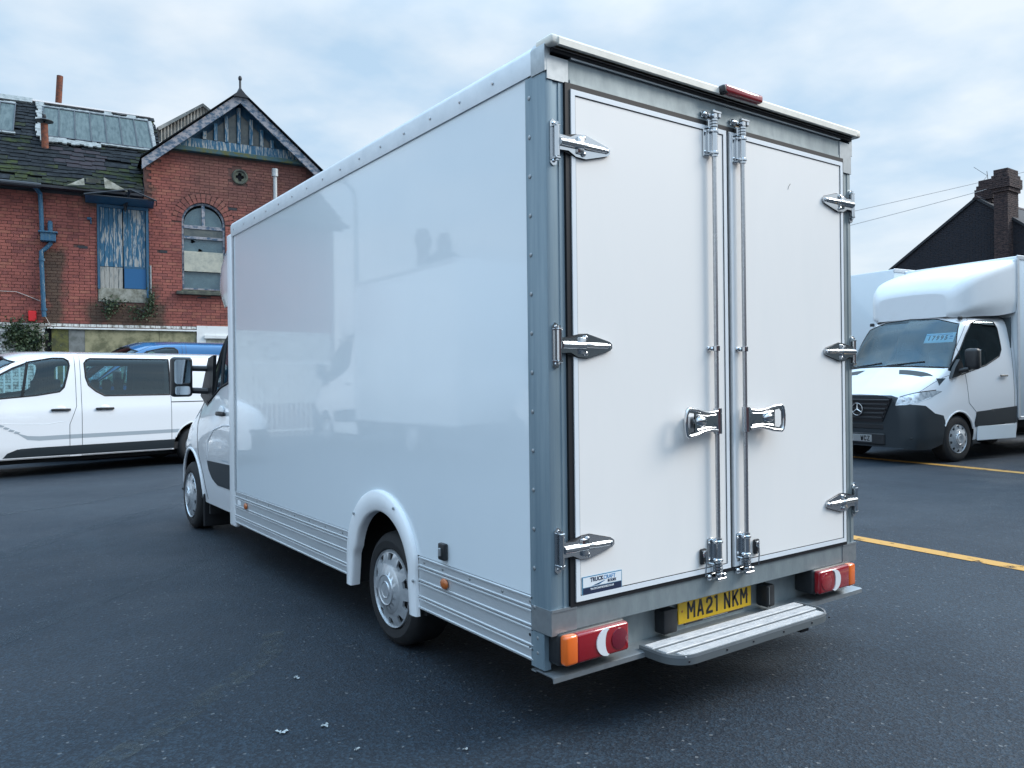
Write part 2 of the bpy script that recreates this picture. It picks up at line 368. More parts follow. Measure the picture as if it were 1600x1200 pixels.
    def patch(s, mb, poly, ax, off=.004, step=.03, rows=4, mi=0):
        us = sorted(set([p[0] for p in poly])); u = []
        for a, b in zip(us[:-1], us[1:]):
            m_ = max(1, int((b-a)/step)); u += [a+(b-a)*j/m_ for j in range(m_)]
        u.append(us[-1]); u[0] += 1e-4; u[-1] -= 1e-4; vs = []; k = len(poly)
        for x in u:
            c = []
            for i in range(k):
                p, q = poly[i], poly[(i+1) % k]
                if (p[0]-x)*(q[0]-x) < 0 or p[0] == x: c.append(p[1] if p[0] == q[0] or p[0] == x else p[1]+(q[1]-p[1])*(x-p[0])/(q[0]-p[0]))
            for j in range(rows+1):
                z = min(c)+(max(c)-min(c))*j/rows; h, n = s.proj((x, z), ax)
                if h is None: h = Vector(vs[-1]) if vs else Vector((0, 0, 0)); n = Vector((0, 0, 0))
                vs.append(h+n*off)
        R_ = rows+1; mb.add(vs, [(i*R_+j, i*R_+j+1, (i+1)*R_+j+1, (i+1)*R_+j) for i in range(len(u)-1) for j in range(rows)], mi)
    def mesh(s, name, oname, mats, parent, off=0.0, split=False):
        rid = s.names.index(name) if name in s.names else -1; outs = []
        allf = [f for f in s.bm.faces if f[s.lay] == rid]
        for grp in ([[f for f in allf if f.calc_center_median().x < 0], [f for f in allf if f.calc_center_median().x >= 0]] if split else [allf]):
            if not grp: continue
            used = {}; vs = []; fs = []
            for f in grp:
                q = []
                for v in f.verts:
                    if v not in used: used[v] = len(vs); vs.append(tuple(v.co))
                    q.append(used[v])
                fs.append(q)
            me = bpy.data.meshes.new(oname); me.from_pydata(vs, [], fs); me.update()
            if off:
                for v in me.vertices: v.co += v.normal*off
            for k in (mats if isinstance(mats, (list, tuple)) else [mats]): me.materials.append(MT[k])
            me.polygons.foreach_set('use_smooth', [True]*len(me.polygons)); me.set_sharp_from_angle(angle=R(40))
            outs.append(link(oname, me, parent))
        return outs
def wheel(parent, c, r, hr, w, side=-1, style=10, name='wheel'):
    """axis along x; side -1 shows its face to -x"""
    cx, cy, cz = c; s = side
    core = MB(); core.lathe([(0, s*.01), (hr*.97, s*.0), (hr*.97, -s*w*.8), (0, -s*w*.8)], c, 'x', 32)
    wh = core.build(name, 'under', parent)
    t = MB(); h = w/2; x0 = 0
    prof = [(hr*.96, -.03), (hr*1.0, .0), (hr*1.05, .016), (hr+(r-hr)*.5, .022), (r*.93, .008), (r*.985, -.012), (r, -.035), (r, -w+.03), (r*.975, -w+.01), (hr, -w)]
    t.lathe([(a, s*b) for a, b in prof], c, 'x', 64)
    for k in range(1, 4):
        t.lathe([(r*1.001, -s*(w*k/4-.006)), (r*.992, -s*(w*k/4)), (r*1.001, -s*(w*k/4+.006))], c, 'x', 64)
    t.build('tyre', 'tyre', wh)
    hb = MB(); loops = [[(hr*.985*math.cos(2*math.pi*i/60), hr*.985*math.sin(2*math.pi*i/60)) for i in range(60)]]
    for k in range(style):
        a = 2*math.pi*(k+.5)/style; hwid = math.pi/style*.52
        pts = []
        for rad, hw_, m_ in ((.92, .95, 5), (.74, .62, 3)):
            aa = [a-hwid*hw_+2*hwid*hw_*i/(m_-1) for i in range(m_)]
            if rad < .8: aa = aa[::-1]
            pts += [(hr*rad*math.cos(q), hr*rad*math.sin(q)) for q in aa]
        loops.append(pts[::-1])
    loops.append([(hr*.62*math.cos(-2*math.pi*i/60), hr*.62*math.sin(-2*math.pi*i/60)) for i in range(60)])
    tris = tessellate_polygon([[Vector((*p, 0)) for p in l] for l in loops]); flat = [p for l in loops for p in l]
    def dome(p): return s*(.010+.055*(1-math.hypot(*p)/hr))
    n = len(flat); vs = [(cx+dome(p), cy+p[0], cz+p[1]) for p in flat]+[(cx+dome(p)-s*.014, cy+p[0], cz+p[1]) for p in flat]
    fs = [tuple(q) for q in tris]; o = 0
    for l in loops:
        k = len(l)
        for i in range(k): fs.append((o+i, o+(i+1) % k, o+(i+1) % k+n, o+i+n))
        o += k
    hb.add(vs, fs)
    hb.lathe([(hr*.62, s*(.010+.055*.38)), (hr*.55, s*.040), (hr*.40, s*.047)], c, 'x', 48)
    hb.lathe([(hr*.97, s*.01), (hr*.985, s*.02), (hr*1.0, s*.008), (hr*1.0, -s*.01)], c, 'x', 48)
    hb.lathe([(hr*.40, s*.047), (hr*.385, s*.054), (hr*.36, s*.050), (hr*.22, s*.050), (hr*.21, s*.055), (hr*.18, s*.052), (0, s*.053)], c, 'x', 32)
    hb.build('hubcap', 'hub', wh, ang=25)
    return wh
# ================================================================== ground
def asphalt():
    M = bpy.data.materials.new('asphalt'); M.use_nodes = True; t = M.node_tree; b = t.nodes['Principled BSDF']; N = t.nodes.new; L = t.links.new
    c = N('ShaderNodeTexCoord')
    def noise(sc, det=8, rough=.6, st=None, loc=(0, 0, 0), rot=0):
        n = N('ShaderNodeTexNoise'); n.inputs['Scale'].default_value = sc; n.inputs['Detail'].default_value = det; n.inputs['Roughness'].default_value = rough
        mp = N('ShaderNodeMapping'); mp.inputs['Location'].default_value = loc; mp.inputs['Rotation'].default_value = (0, 0, rot)
        if st: mp.inputs['Scale'].default_value = st
        L(c.outputs['Object'], mp.inputs[0]); L(mp.outputs[0], n.inputs['Vector']); return n.outputs[0]
    def rng(v, a, b_, lo=0, hi=1):
        r = N('ShaderNodeMapRange'); r.inputs[1].default_value = a; r.inputs[2].default_value = b_; r.inputs[3].default_value = lo; r.inputs[4].default_value = hi; L(v, r.inputs[0]); return r.outputs[0]
    def mix(f, a, b_):
        x = N('ShaderNodeMixRGB')
        if isinstance(f, float): x.inputs[0].default_value = f
        else: L(f, x.inputs[0])
        for i, q in ((1, a), (2, b_)):
            if isinstance(q, tuple): x.inputs[i].default_value = (*q, 1)
            else: L(q, x.inputs[i])
        return x.outputs[0]
    big = rng(noise(.45), .40, .62); med = rng(noise(2.2, loc=(5, 2, 0)), .38, .68)
    col = mix(big, (.005, .013, .024), (.0145, .026, .039)); col = mix(med, col, (.011, .021, .033))
    drag = rng(noise(1.2, 6, .6, (1, .12, 1), (3, 1, 0), .5), .58, .8, 0, .45); col = mix(drag, col, (.028, .042, .056))
    vo = N('ShaderNodeTexVoronoi'); vo.inputs['Scale'].default_value = 95; L(c.outputs['Object'], vo.inputs['Vector'])
    wn = N('ShaderNodeTexWhiteNoise'); L(vo.outputs['Position'], wn.inputs['Vector'])
    st = rng(wn.outputs[0], .35, 1, .0, 1); 
    mul = N('ShaderNodeMixRGB'); mul.blend_type = 'MULTIPLY'; mul.inputs[0].default_value = .9; L(col, mul.inputs[1]); g = mix(st, (.40, .43, .48), (1.75, 1.7, 1.62)); L(g, mul.inputs[2]); col = mul.outputs[0]
    pale = N('ShaderNodeMath'); pale.operation = 'GREATER_THAN'; pale.inputs[1].default_value = .995; L(wn.outputs[0], pale.inputs[0])
    col = mix(pale.outputs[0], col, (.11, .115, .12))
    pit = rng(noise(11, 6, .75, (1, 1.6, 1)), .57, .66, 0, .85); col = mix(pit, col, (.008, .012, .019))
    L(col, b.inputs['Base Color']); L(rng(noise(.7, 5), .3, .7, .55, .78), b.inputs['Roughness'])
    bp = N('ShaderNodeBump'); bp.inputs['Strength'].default_value = .7; bp.inputs['Distance'].default_value = .004; L(vo.outputs['Distance'], bp.inputs['Height'])
    bp2 = N('ShaderNodeBump'); bp2.inputs['Strength'].default_value = .8; bp2.inputs['Distance'].default_value = .008; L(noise(38, 5), bp2.inputs['Height']); L(bp.outputs[0], bp2.inputs['Normal'])
    L(bp2.outputs[0], b.inputs['Normal']); b.inputs['Specular IOR Level'].default_value = .45
    return M
MT['asphalt'] = asphalt()
g = MB(); g.add([(-600, -600, 0), (600, -600, 0), (600, 900, 0), (-600, 900, 0)], [(0, 1, 2, 3)])
g.build('ground', 'asphalt', ang=0, kind='structure')
def paint(name, col, cover, scale=9, soft=.09, amax=1.0):
    M = bpy.data.materials.new(name); M.use_nodes = True; t = M.node_tree; b = t.nodes['Principled BSDF']; b.inputs['Base Color'].default_value = (*col, 1); b.inputs['Roughness'].default_value = .6
    c = t.nodes.new('ShaderNodeTexCoord'); n = t.nodes.new('ShaderNodeTexNoise'); n.inputs['Scale'].default_value = scale; n.inputs['Detail'].default_value = 9; n.inputs['Roughness'].default_value = .72
    t.links.new(c.outputs['Object'], n.inputs['Vector']); r = t.nodes.new('ShaderNodeMapRange'); r.inputs[1].default_value = cover; r.inputs[2].default_value = cover+soft; r.inputs[4].default_value = amax; t.links.new(n.outputs[0], r.inputs[0])
    t.links.new(r.outputs[0], b.inputs['Alpha']); return M
MT['yline'] = paint('yellow road paint', (.50, .255, .050), .36, 6)
MT['oldline'] = paint('nearly gone road paint', (.080, .086, .078), .42, 11, .3, .5)
MT['scuff'] = paint('tyre scuff film', (.040, .055, .070), .34, 9, .35, .6)
def strip(pts, w, z=.004):
    vs = []; fs = []; k = len(pts)
    for i, p in enumerate(pts):
        a = Vector(pts[max(0, i-1)]); b_ = Vector(pts[min(k-1, i+1)]); t = (b_-a).normalized(); n = Vector((-t.y, t.x)); ww = w[i] if isinstance(w, list) else w
        vs += [(p[0]+n.x*ww/2, p[1]+n.y*ww/2, z), (p[0]-n.x*ww/2, p[1]-n.y*ww/2, z)]
    for i in range(k-1): fs.append((2*i, 2*i+1, 2*i+3, 2*i+2))
    q = MB(); q.add(vs, fs); return q
def bay(px, py, name='bay_line', L0=-5.5, L1=2.6):
    d = Vector((.075, .997)); return strip([(px+d.x*t_, py+d.y*t_) for t_ in (L0, L0+1.5, L0+3, (L0+L1)/2, L1)], .16)
bay(4.66, 1.1, L0=-6.2, L1=3.6).build('yellow_line', 'yline', ang=0, kind='structure')
o = strip([(10.60, .4), (11.02, 2.6), (11.28, 4.0), (11.62, 6.4)], .21, .0045); o.build('yellow_line', 'yline', ang=0, kind='structure')
for pts, w_, mk in (([(-1.9, .5), (-1.43, .94), (-1.06, 1.23), (-.53, 1.75), (-.40, 2.1)], .12, 'oldline'), ([(-2.6, 7.8), (-1.46, 8.23), (-.51, 8.61), (.81, 9.73)], .20, 'scuff'), ([(-2.2, 5.0), (-1.58, 5.59), (-.9, 6.49), (.36, 7.75)], .24, 'scuff'), ([(-2.4, 2.2), (-1.66, 2.93), (-1.13, 3.48), (-.23, 4.36)], .16, 'scuff')):
    strip(pts, w_, .003).build('tyre_scuff' if mk == 'scuff' else 'worn_line', mk, ang=0, kind='structure')
# ================================================================== old brick factory
FO = V(1.095, 19.546, 0); FA = R(-6)
def stained(name, base, alts):
    """brick with weathering laid out over the facade (building coordinates through Texture Coordinate of the parentless position)"""
    M = bpy.data.materials.new(name); M.use_nodes = True; t = M.node_tree; b = t.nodes['Principled BSDF']; N = t.nodes.new; L = t.links.new
    geo = N('ShaderNodeNewGeometry'); mp = N('ShaderNodeMapping'); mp.vector_type = 'TEXTURE'; mp.inputs['Location'].default_value = FO; mp.inputs['Rotation'].default_value = (0, 0, FA); L(geo.outputs['Position'], mp.inputs[0])
    P = mp.outputs[0]; sp = N('ShaderNodeSeparateXYZ'); L(P, sp.inputs[0])
    def m2(op, a, b_=None, cl=False):
        n = N('ShaderNodeMath'); n.operation = op; n.use_clamp = cl
        for i, v in enumerate((a, b_)):
            if v is None: continue
            if isinstance(v, (int, float)): n.inputs[i].default_value = v
            else: L(v, n.inputs[i])
        return n.outputs[0]
    def noise(sc, st=(1, 1, 1)):
        n = N('ShaderNodeTexNoise'); n.inputs['Scale'].default_value = sc; n.inputs['Detail'].default_value = 8; n.inputs['Roughness'].default_value = .65
        q = N('ShaderNodeMapping'); q.inputs['Scale'].default_value = st; L(P, q.inputs[0]); L(q.outputs[0], n.inputs['Vector']); return n.outputs[0]
    def ss(v, a, b_):
        r = N('ShaderNodeMapRange'); r.interpolation_type = 'SMOOTHSTEP'; r.inputs[1].default_value = a; r.inputs[2].default_value = b_; L(v, r.inputs[0]); return r.outputs[0]
    nz = m2('MULTIPLY', m2('SUBTRACT', noise(2.2), .5), .8)
    X = m2('ADD', sp.outputs[0], nz); Z = m2('ADD', sp.outputs[2], nz)
    def blob(x0, x1, z0, z1, f=.18):
        return m2('MULTIPLY', m2('MULTIPLY', ss(X, x0-f, x0+f), ss(X, x1+f, x1-f)), m2('MULTIPLY', ss(Z, z0-f, z0+f), ss(Z, z1+f, z1-f)))
    damp = blob(-1.12, -.72, 2.6, 4.85, .12)
    for a in ((-.35, .95, 5.95, 6.6), (-1.4, 1.3, 6.2, 6.6), (-.2, 1.6, 2.9, 3.62), (1.1, 1.4, 3.0, 4.1)): damp = m2('MAXIMUM', damp, blob(*a))
    brown = m2('MULTIPLY', blob(2.0, 7, 6.1, 8, .7), .75)
    brown = m2('MAXIMUM', brown, m2('MULTIPLY', blob(3.4, 7, 3, 8, .6), .6))
    n = noise(5.0); n2_ = noise(1.1)
    x = N('ShaderNodeMixRGB'); x.inputs[1].default_value = (*base, 1); x.inputs[2].default_value = (base[0]*.66, base[1]*.62, base[2]*.66, 1); L(ss(n2_, .35, .7), x.inputs[0])
    x2 = N('ShaderNodeMixRGB'); x2.blend_type = 'MULTIPLY'; L(m2('MULTIPLY', ss(n, .3, .75), .5), x2.inputs[0]); L(x.outputs[0], x2.inputs[1]); x2.inputs[2].default_value = (.5, .45, .45, 1)
    x3 = N('ShaderNodeMixRGB'); L(m2('MULTIPLY', brown, .8), x3.inputs[0]); L(x2.outputs[0], x3.inputs[1]); x3.inputs[2].default_value = (.115*alts, .062*alts, .05*alts, 1)
    x4 = N('ShaderNodeMixRGB'); L(m2('MULTIPLY', damp, .86), x4.inputs[0]); L(x3.outputs[0], x4.inputs[1]); x4.inputs[2].default_value = (.055*alts, .045*alts, .03*alts, 1)
    L(x4.outputs[0], b.inputs['Base Color']); b.inputs['Roughness'].default_value = .85
    bp = N('ShaderNodeBump'); bp.inputs['Strength'].default_value = .4; bp.inputs['Distance'].default_value = .01; L(noise(30), bp.inputs['Height']); L(bp.outputs[0], b.inputs['Normal'])
    return M
MT['brick_a'] = stained('red brick', (.33, .104, .082), 1.0)
MT['brick_b'] = stained('bright red brick', (.37, .118, .09), 1.2)
MT['brick_c'] = stained('dark red brick', (.27, .088, .074), .85)
MT['brick_d'] = stained('orange red brick', (.37, .135, .095), 1.15)
MT['mortar'] = mat('dark mortar', (.13, .062, .052), .95, var=(3, .35, .7), col2=(.075, .045, .04))
MT['whitebrick'] = mat('white painted brick', (.66, .66, .63), .7, var=(7, .48, .62), col2=(.22, .21, .18))
MT['whiteband'] = mat('white masonry paint', (.74, .75, .74), .7, var=(4, .5, .8), col2=(.5, .5, .46))
MT['slate'] = mat('mossy slate', (.018, .022, .020), .9, spec=.1, var=(4.2, .45, .62), col2=(.038, .050, .018), bump=(18, .4, .01))
MT['slate2'] = mat('dark slate', (.012, .015, .018), .9, spec=.1, var=(6, .45, .7), col2=(.030, .036, .042), bump=(18, .4, .01))
MT['slate3'] = mat('purple slate', (.040, .034, .040), .9, spec=.1, var=(5, .4, .7), col2=(.025, .03, .035), bump=(18, .4, .01))
MT['flash'] = mat('cement flashing', (.28, .30, .30), .8, var=(9, .42, .62), col2=(.16, .18, .18), bump=(25, .5, .01))
MT['skypane'] = mat('dirty wired glass', (.085, .115, .115), .5, spec=.15, var=(2.5, .4, .7), col2=(.035, .055, .06), stretch=(6, 1, 1))
MT['rust'] = mat('rusted iron', (.22, .065, .030), .8, var=(12, .4, .65), col2=(.07, .035, .03), bump=(50, .3, .004))
MT['iron'] = mat('dark iron', (.018, .020, .026), .55)
def peel(name, a, b_, lo, hi, sc=7, st=(4, 4, .55)): return mat(name, a, .55, var=(sc, lo, hi), col2=b_, stretch=st, bump=(40, .3, .004))
MT['peel'] = peel('peeling blue boards', (.018, .105, .19), (.34, .35, .34), .50, .57, 6)
MT['peelw'] = peel('bare grey boards', (.33, .32, .29), (.15, .17, .17), .5, .62)
MT['peelb'] = peel('flaking bargeboard', (.05, .095, .15), (.31, .30, .32), .42, .56, 4.5, (1.6, 2.5, 2.5))
MT['bluewood'] = peel('faded blue timber', (.018, .085, .16), (.07, .13, .16), .5, .7)
MT['bluepatch'] = mat('flat blue board', (.010, .095, .23), .5)
MT['bluepipe'] = peel('blue painted iron pipe', (.022, .095, .17), (.30, .33, .33), .58, .66, 9)
MT['fpane'] = mat('grimy window glass', (.10, .16, .18), .25, var=(3, .4, .65), col2=(.055, .10, .125), coat=.4)
MT['fpane2'] = mat('grimy gable glass', (.10, .11, .10), .3, var=(6, .4, .65), col2=(.05, .065, .07), coat=.3)
MT['boarding'] = mat('pale sheet board', (.45, .44, .36), .8, var=(10, .4, .7), col2=(.30, .31, .27))
MT['plyold'] = mat('weathered ply sheet', (.30, .28, .17), .85, var=(3.5, .42, .6), col2=(.13, .13, .075), bump=(20, .3, .006))
MT['plygrey'] = mat('grey weathered sheet', (.20, .21, .205), .85, var=(5, .42, .6), col2=(.12, .13, .12))
MT['plymoss'] = mat('mossy sheet', (.14, .14, .04), .9, var=(5, .4, .6), col2=(.06, .065, .035), bump=(25, .5, .01))
MT['hole'] = mat('dark interior', (.006, .007, .010), .9)
MT['sillstone'] = mat('mossy stone sill', (.10, .11, .08), .85, var=(6, .4, .6), col2=(.05, .055, .05), bump=(20, .4, .01))
MT['conc'] = mat('stained render', (.30, .30, .26), .85, var=(5, .42, .62), col2=(.12, .12, .09))
MT['corr'] = mat('fibre cement sheet', (.42, .41, .38), .8, var=(3, .4, .66), col2=(.20, .19, .17))
MT['flue'] = mat('dull galvanised flue', (.50, .52, .53), .45, metal=.4, var=(8, .4, .7), col2=(.35, .37, .38))
MT['leaf'] = mat('dark ivy leaf', (.022, .045, .018), .6, var=(4, .4, .6), col2=(.045, .07, .03))
MT['alarm'] = mat('red plastic', (.55, .015, .02), .35)
MT['cable'] = mat('pale cable', (.42, .38, .36), .6)
fac = thing('brick_factory', 'old red brick factory with blue timbered gable, mossy slate roof and boarded loading door', 'factory', FO, FA)
door = [(.03, 3.58), (1.20, 3.58), (1.20, 6.02), (.03, 6.02)]
awin = [(2.0, 3.98), (3.08, 3.98)]+arc(2.54, 5.76, .54, 0, 180, 20)
gfl = [(-1.12, .9), (2.33, .9), (2.33, 2.88), (-1.12, 2.88)]
quat = arc(3.48, 7.10, .19, 0, 360, 23)[:-1]
gapexx, gapexz, gl = 3.46, 9.22, .86
def gslope(x): return gapexz-gl*abs(x-gapexx)
outline = [(-8.9, 0), (5.92, 0), (5.92, 7.05), (5.28, 7.62), (1.62, 7.62), (1.12, 7.2), (1.12, 6.42), (-8.9, 6.42)]
w = MB(); w.prism([outline, door[::-1], awin[::-1], gfl[::-1], quat[::-1]], .014, .34)
w.box(-8.9, -8.6, .34, 7, 0, 6.42); w.box(5.6, 5.92, .34, 9, 0, 7.05); w.prism([(.34, 0), (7, 0), (7, 6.4), (3.7, 9.2), (.34, 6.4)], -9.1, -8.9, 'x')
w.build('wall', 'mortar', fac, ang=0)
# bricks
def rect_hits(x0, x1, z0, z1):
    cx, cz = (x0+x1)/2, (z0+z1)/2
    if math.hypot(cx-3.48, cz-7.10) < .27: return True
    if z1 > 6.40 and x0 < 1.10: return True
    if x1 > 1.1 and z1 > gslope(cx)-.30+.15 and z1 > 6.9: return True
    if z1 > 7.6: return True
    return False
bricks = []; zc = .9; row = 0
while zc < 7.6:
    x = -8.86+(.1175 if row % 2 else 0)+random.uniform(-.004, .004)
    hdr = row % 4 == 3
    while x < 5.9:
        wd = (.112 if hdr else .225); x1 = min(x+wd, 5.92)
        segs = [(x, x1)]
        for (a_, e_, c_, d_) in ((0.02, 1.21, 3.57, 6.03), (1.99, 3.09, 3.97, 5.76), (-1.12, 2.33, 0, 2.9)):
            if zc+.065 > c_+.03 and zc < d_-.03:
                ns = []
                for (p_, q_) in segs:
                    if q_ <= a_ or p_ >= e_: ns.append((p_, q_)); continue
                    if p_ < a_-.02: ns.append((p_, a_))
                    if q_ > e_+.02: ns.append((e_, q_))
                segs = ns
        if zc > 5.72 and zc < 6.6:
            hh = .78**2-(zc+.03-5.76)**2
            if hh > 0:
                hh = math.sqrt(hh); ns = []
                for (p_, q_) in segs:
                    if q_ <= 2.54-hh or p_ >= 2.54+hh: ns.append((p_, q_)); continue
                    if p_ < 2.54-hh-.02: ns.append((p_, 2.54-hh))
                    if q_ > 2.54+hh+.02: ns.append((2.54+hh, q_))
                segs = ns
        for (p_, q_) in segs:
            if not rect_hits(p_, q_, zc, zc+.065): bricks.append((p_, q_, zc, zc+.065))
        x += wd+.011
    zc += .0755; row += 1
dark_slots = [(-.29, 4.9), (1.57, 4.92), (3.28, 6.2), (2.47, 3.75)]
def bmatof(): return random.choice([0, 0, 0, 1, 1, 2, 3])
single = []; rest = MB(); white = MB()
bricks.sort(key=lambda b: (b[0]+.7)**2+(b[2]-1.4)**2)
cache = {}
bm_mats = ['brick_a', 'brick_b', 'brick_c', 'brick_d']
nsing = 0
for (x0, x1, z0, z1) in bricks:
    if any(abs((x0+x1)/2-a) < .12 and abs(z0-b_) < .04 for a, b_ in dark_slots): continue
    dy = random.uniform(-.004, .003); wbrick = z1 < 3.04
    if wbrick: white.box(x0, x1, dy, .02, z0, z1); continue
    vis = x0 > -1.95 and x1-x0 > .2 and not (x0 < .0 and z1 < 3.3 and x0 > 9)
    if vis and nsing < 298:
        k = bmatof(); key = (k, round(x1-x0, 2))
        if key not in cache:
            q = MB(); hw_ = (x1-x0)/2; q.box(-hw_, hw_, 0, .02, -.0325, .0325)
            me = bpy.data.meshes.new('brick'); me.from_pydata(q.v, [], q.f); me.materials.append(MT[bm_mats[k]]); cache[key] = me
        ob = link('brick', cache[key], fac); ob.location = ((x0+x1)/2, dy, (z0+z1)/2); nsing += 1
    else: rest.box(x0, x1, dy, .02, z0, z1, bmatof())
for k in range(17):      # ring of arch bricks, two deep
    for rr_ in (.545, .665):
        a = 180*(k+.5)/17; Mx = Matrix.Translation((2.54, 0, 5.76)) @ Matrix.Rotation(-R(a), 4, 'Y')
        rest.box(rr_, rr_+.112, random.uniform(-.006, 0), .02, -.045 if rr_ < .6 else -.055, .045 if rr_ < .6 else .055, bmatof(), Mx)
rest.build('brickwork', bm_mats, fac, ang=0, kind='stuff')
white.build('painted_brickwork', 'whitebrick', fac, ang=0, kind='stuff')
# white band + right pillars
b = MB(); b.bbox(-1.12, 2.33, -.03, .02, 2.875, 2.915, .004); b.build('white_lintel', 'whiteband', fac)
b = MB(); b.box(2.335, 5.9, -.02, .012, .9, 3.03); b.box(2.52, 3.4, -.07, -.02, 2.70, 2.78); b.build('white_pier', 'whiteband', fac)
b = MB(); b.box(2.56, 3.4, -.035, -.0205, 1.0, 2.68); b.build('shutter', 'conc', fac)
for nm, x0, x1, mk in (('board', -.98, -.62, 'plymoss'), ('board', -.615, -.27, 'plygrey'), ('board', -.265, 1.42, 'plyold'), ('board', 1.43, 2.32, 'plyold')):
    b = MB(); b.box(x0, x1, .02, .05, .95, 2.873); b.build(nm, mk, fac)
b = MB(); b.box(-1.12, 2.33, .06, .10, .9, 2.88); b.build('dark_opening', 'hole', fac)
# loading door
b = MB(); b.box(.03, .085, -.03, .1, 3.9, 6.02); b.box(1.14, 1.20, -.03, .1, 3.7, 6.02); b.box(.085, 1.14, -.03, .1, 5.95, 6.02)
dr = b.build('loading_door', 'bluewood', fac)
for lf, (a, e) in enumerate(((.09, .60), (.62, 1.135))):
    n = 5
    for k in range(n):
        x0 = a+(e-a)*k/n; x1 = a+(e-a)*(k+1)/n-.006
        if lf == 0:
            b = MB(); b.bbox(x0, x1, .02+random.uniform(0, .008), .05, 4.47, 5.95, .003); b.build('plank', 'peel', dr)
            b = MB(); b.bbox(x0, x1, .02+random.uniform(0, .008), .05, 3.93, 4.46, .003); b.build('plank', 'peelw', dr)
        else:
            b = MB(); b.bbox(x0, x1, .02+random.uniform(0, .008), .05, 4.50, 5.95, .003); b.build('plank', 'peel', dr)
b = MB(); b.bbox(.63, 1.13, .004, .03, 3.935, 4.44, .004); b.build('patch_panel', 'bluepatch', dr)
b = MB(); b.bbox(.62, 1.135, .01, .05, 4.44, 4.50, .003); b.build('rail', 'bluewood', dr)
b = MB(); b.bbox(.04, 1.19, -.01, .06, 3.58, 3.925, .01); b.build('threshold_panel', 'conc', dr)
b = MB(); b.box(.03, 1.2, .052, .10, 3.58, 6.02); b.build('backing', 'hole', dr)
b = MB(); b.tube([(1.235, -.03, 4.55), (1.24, -.03, 3.65)], .022, 8); b.build('white_pipe', 'flash', fac)
# canopy over the door
cn = MB(); cn.add([(-.22, 0, 6.03), (1.32, 0, 6.03), (1.30, -.55, 6.10), (-.24, -.55, 6.10), (-.22, 0, 6.06), (1.32, 0, 6.06), (1.30, -.55, 6.13), (-.24, -.55, 6.13)], [(0, 1, 2, 3), (4, 5, 6, 7), (0, 1, 5, 4), (1, 2, 6, 5), (2, 3, 7, 6), (3, 0, 4, 7)])
cp = cn.build('canopy', 'bluewood', fac)
b = MB(); b.tube([(-.26, -.58, 6.11), (.74, -.62, 6.32), (1.34, -.58, 6.11)], .022, 6); b.tube([(.74, -.62, 6.32), (.66, -.02, 5.92)], .035, 6); b.tube([(-.26, -.58, 6.11), (1.34, -.58, 6.11)], .016, 5)
b.tube([(.72, -.6, 6.3), (.5, -.1, 6.05)], .012, 5); b.tube([(.64, -.12, 6.15), (.66, -.14, 5.86)], [.05, .02], 6); b.tube([(1.34, -.58, 6.11), (1.4, 0, 6.12)], .014, 5); b.tube([(-.26, -.58, 6.11), (-.3, 0, 6.16)], .014, 5)
b.build('bracket', 'iron', cp)
# arched window
awo = [(2.0, 3.98), (3.08, 3.98)]+arc(2.54, 5.76, .54, 0, 180, 20); awi = [(2.05, 4.03), (3.03, 4.03)]+arc(2.54, 5.76, .49, 0, 180, 20)
b = MB(); b.prism([awo, awi[::-1]], .07, .14); b.bbox(2.05, 3.03, .06, .13, 5.60, 5.66, .004); b.bbox(2.05, 3.03, .05, .13, 5.33, 5.40, .004); b.bbox(2.05, 3.03, .06, .12, 5.66, 5.69, .004)
b.bbox(2.50, 2.58, .06, .13, 5.66, 6.24, .004); aw = b.build('arched_window', 'peelb', fac)
b = MB(); b.prism(arc(2.54, 5.70, .48, 0, 180, 20), .11, .12); b.build('pane', 'fpane', aw)
b = MB(); b.bbox(2.05, 3.03, .08, .12, 5.40, 5.60, .01); b.build('panel', 'fpane2', aw)
hole = lambda x, z, r: [(x+r*(1+.35*math.sin(5*a_+x))*math.cos(a_), z+r*.8*(1+.3*math.cos(3*a_))*math.sin(a_)) for a_ in [2*math.pi*i/12 for i in range(12)]]
b = MB(); b.prism([[(2.05, 4.98), (3.03, 4.98), (3.03, 5.33), (2.05, 5.33)], hole(2.28, 5.27, .055)[::-1], hole(2.46, 5.04, .055)[::-1]], .11, .115); b.build('pane', 'fpane', aw)
b = MB(); b.bbox(2.05, 3.03, .04, .08, 4.47, 5.0, .004); b.build('boarding', 'boarding', aw)
b = MB(); b.box(2.05, 3.03, .11, .12, 4.03, 4.47); b.build('pane', 'fpane', aw)
b = MB(); b.box(2.0, 3.08, .2, .22, 3.98, 6.3); b.build('backing', 'hole', aw)
b = MB(); b.bbox(1.84, 3.2, -.12, .1, 3.84, 3.93, .01); b.bbox(1.98, 3.1, -.03, .1, 3.932, 3.98, .01); b.build('sill', 'sillstone', aw)
# quatrefoil vent
def petal(cx, cz, r): return (cx, cz, r)
qpts = []
for i in range(48):
    a = 2*math.pi*i/48; best = 0
    for k in range(4):
        an = math.pi/2*k; c_, s_ = .062*math.cos(an), .062*math.sin(an); d = math.cos(a-an)*.062; disc = d*d-.062**2+.05**2
        if disc > 0: best = max(best, d+math.sqrt(disc))
    qpts.append((3.48+max(best, .03)*math.cos(a), 7.10+max(best, .03)*math.sin(a)))
b = MB(); b.prism([arc(3.48, 7.10, .19, 0, 360, 30)[:-1], qpts[::-1]], -.005, .05); b.lathe([(.15, -.02), (.17, -.035), (.2, -.03), (.215, 0)], (3.48, 0, 7.10), 'y', 36); qv = b.build('quatrefoil_vent', 'sillstone', fac)
b = MB(); b.box(3.25, 3.71, .06, .08, 6.87, 7.33); b.build('backing', 'hole', qv)
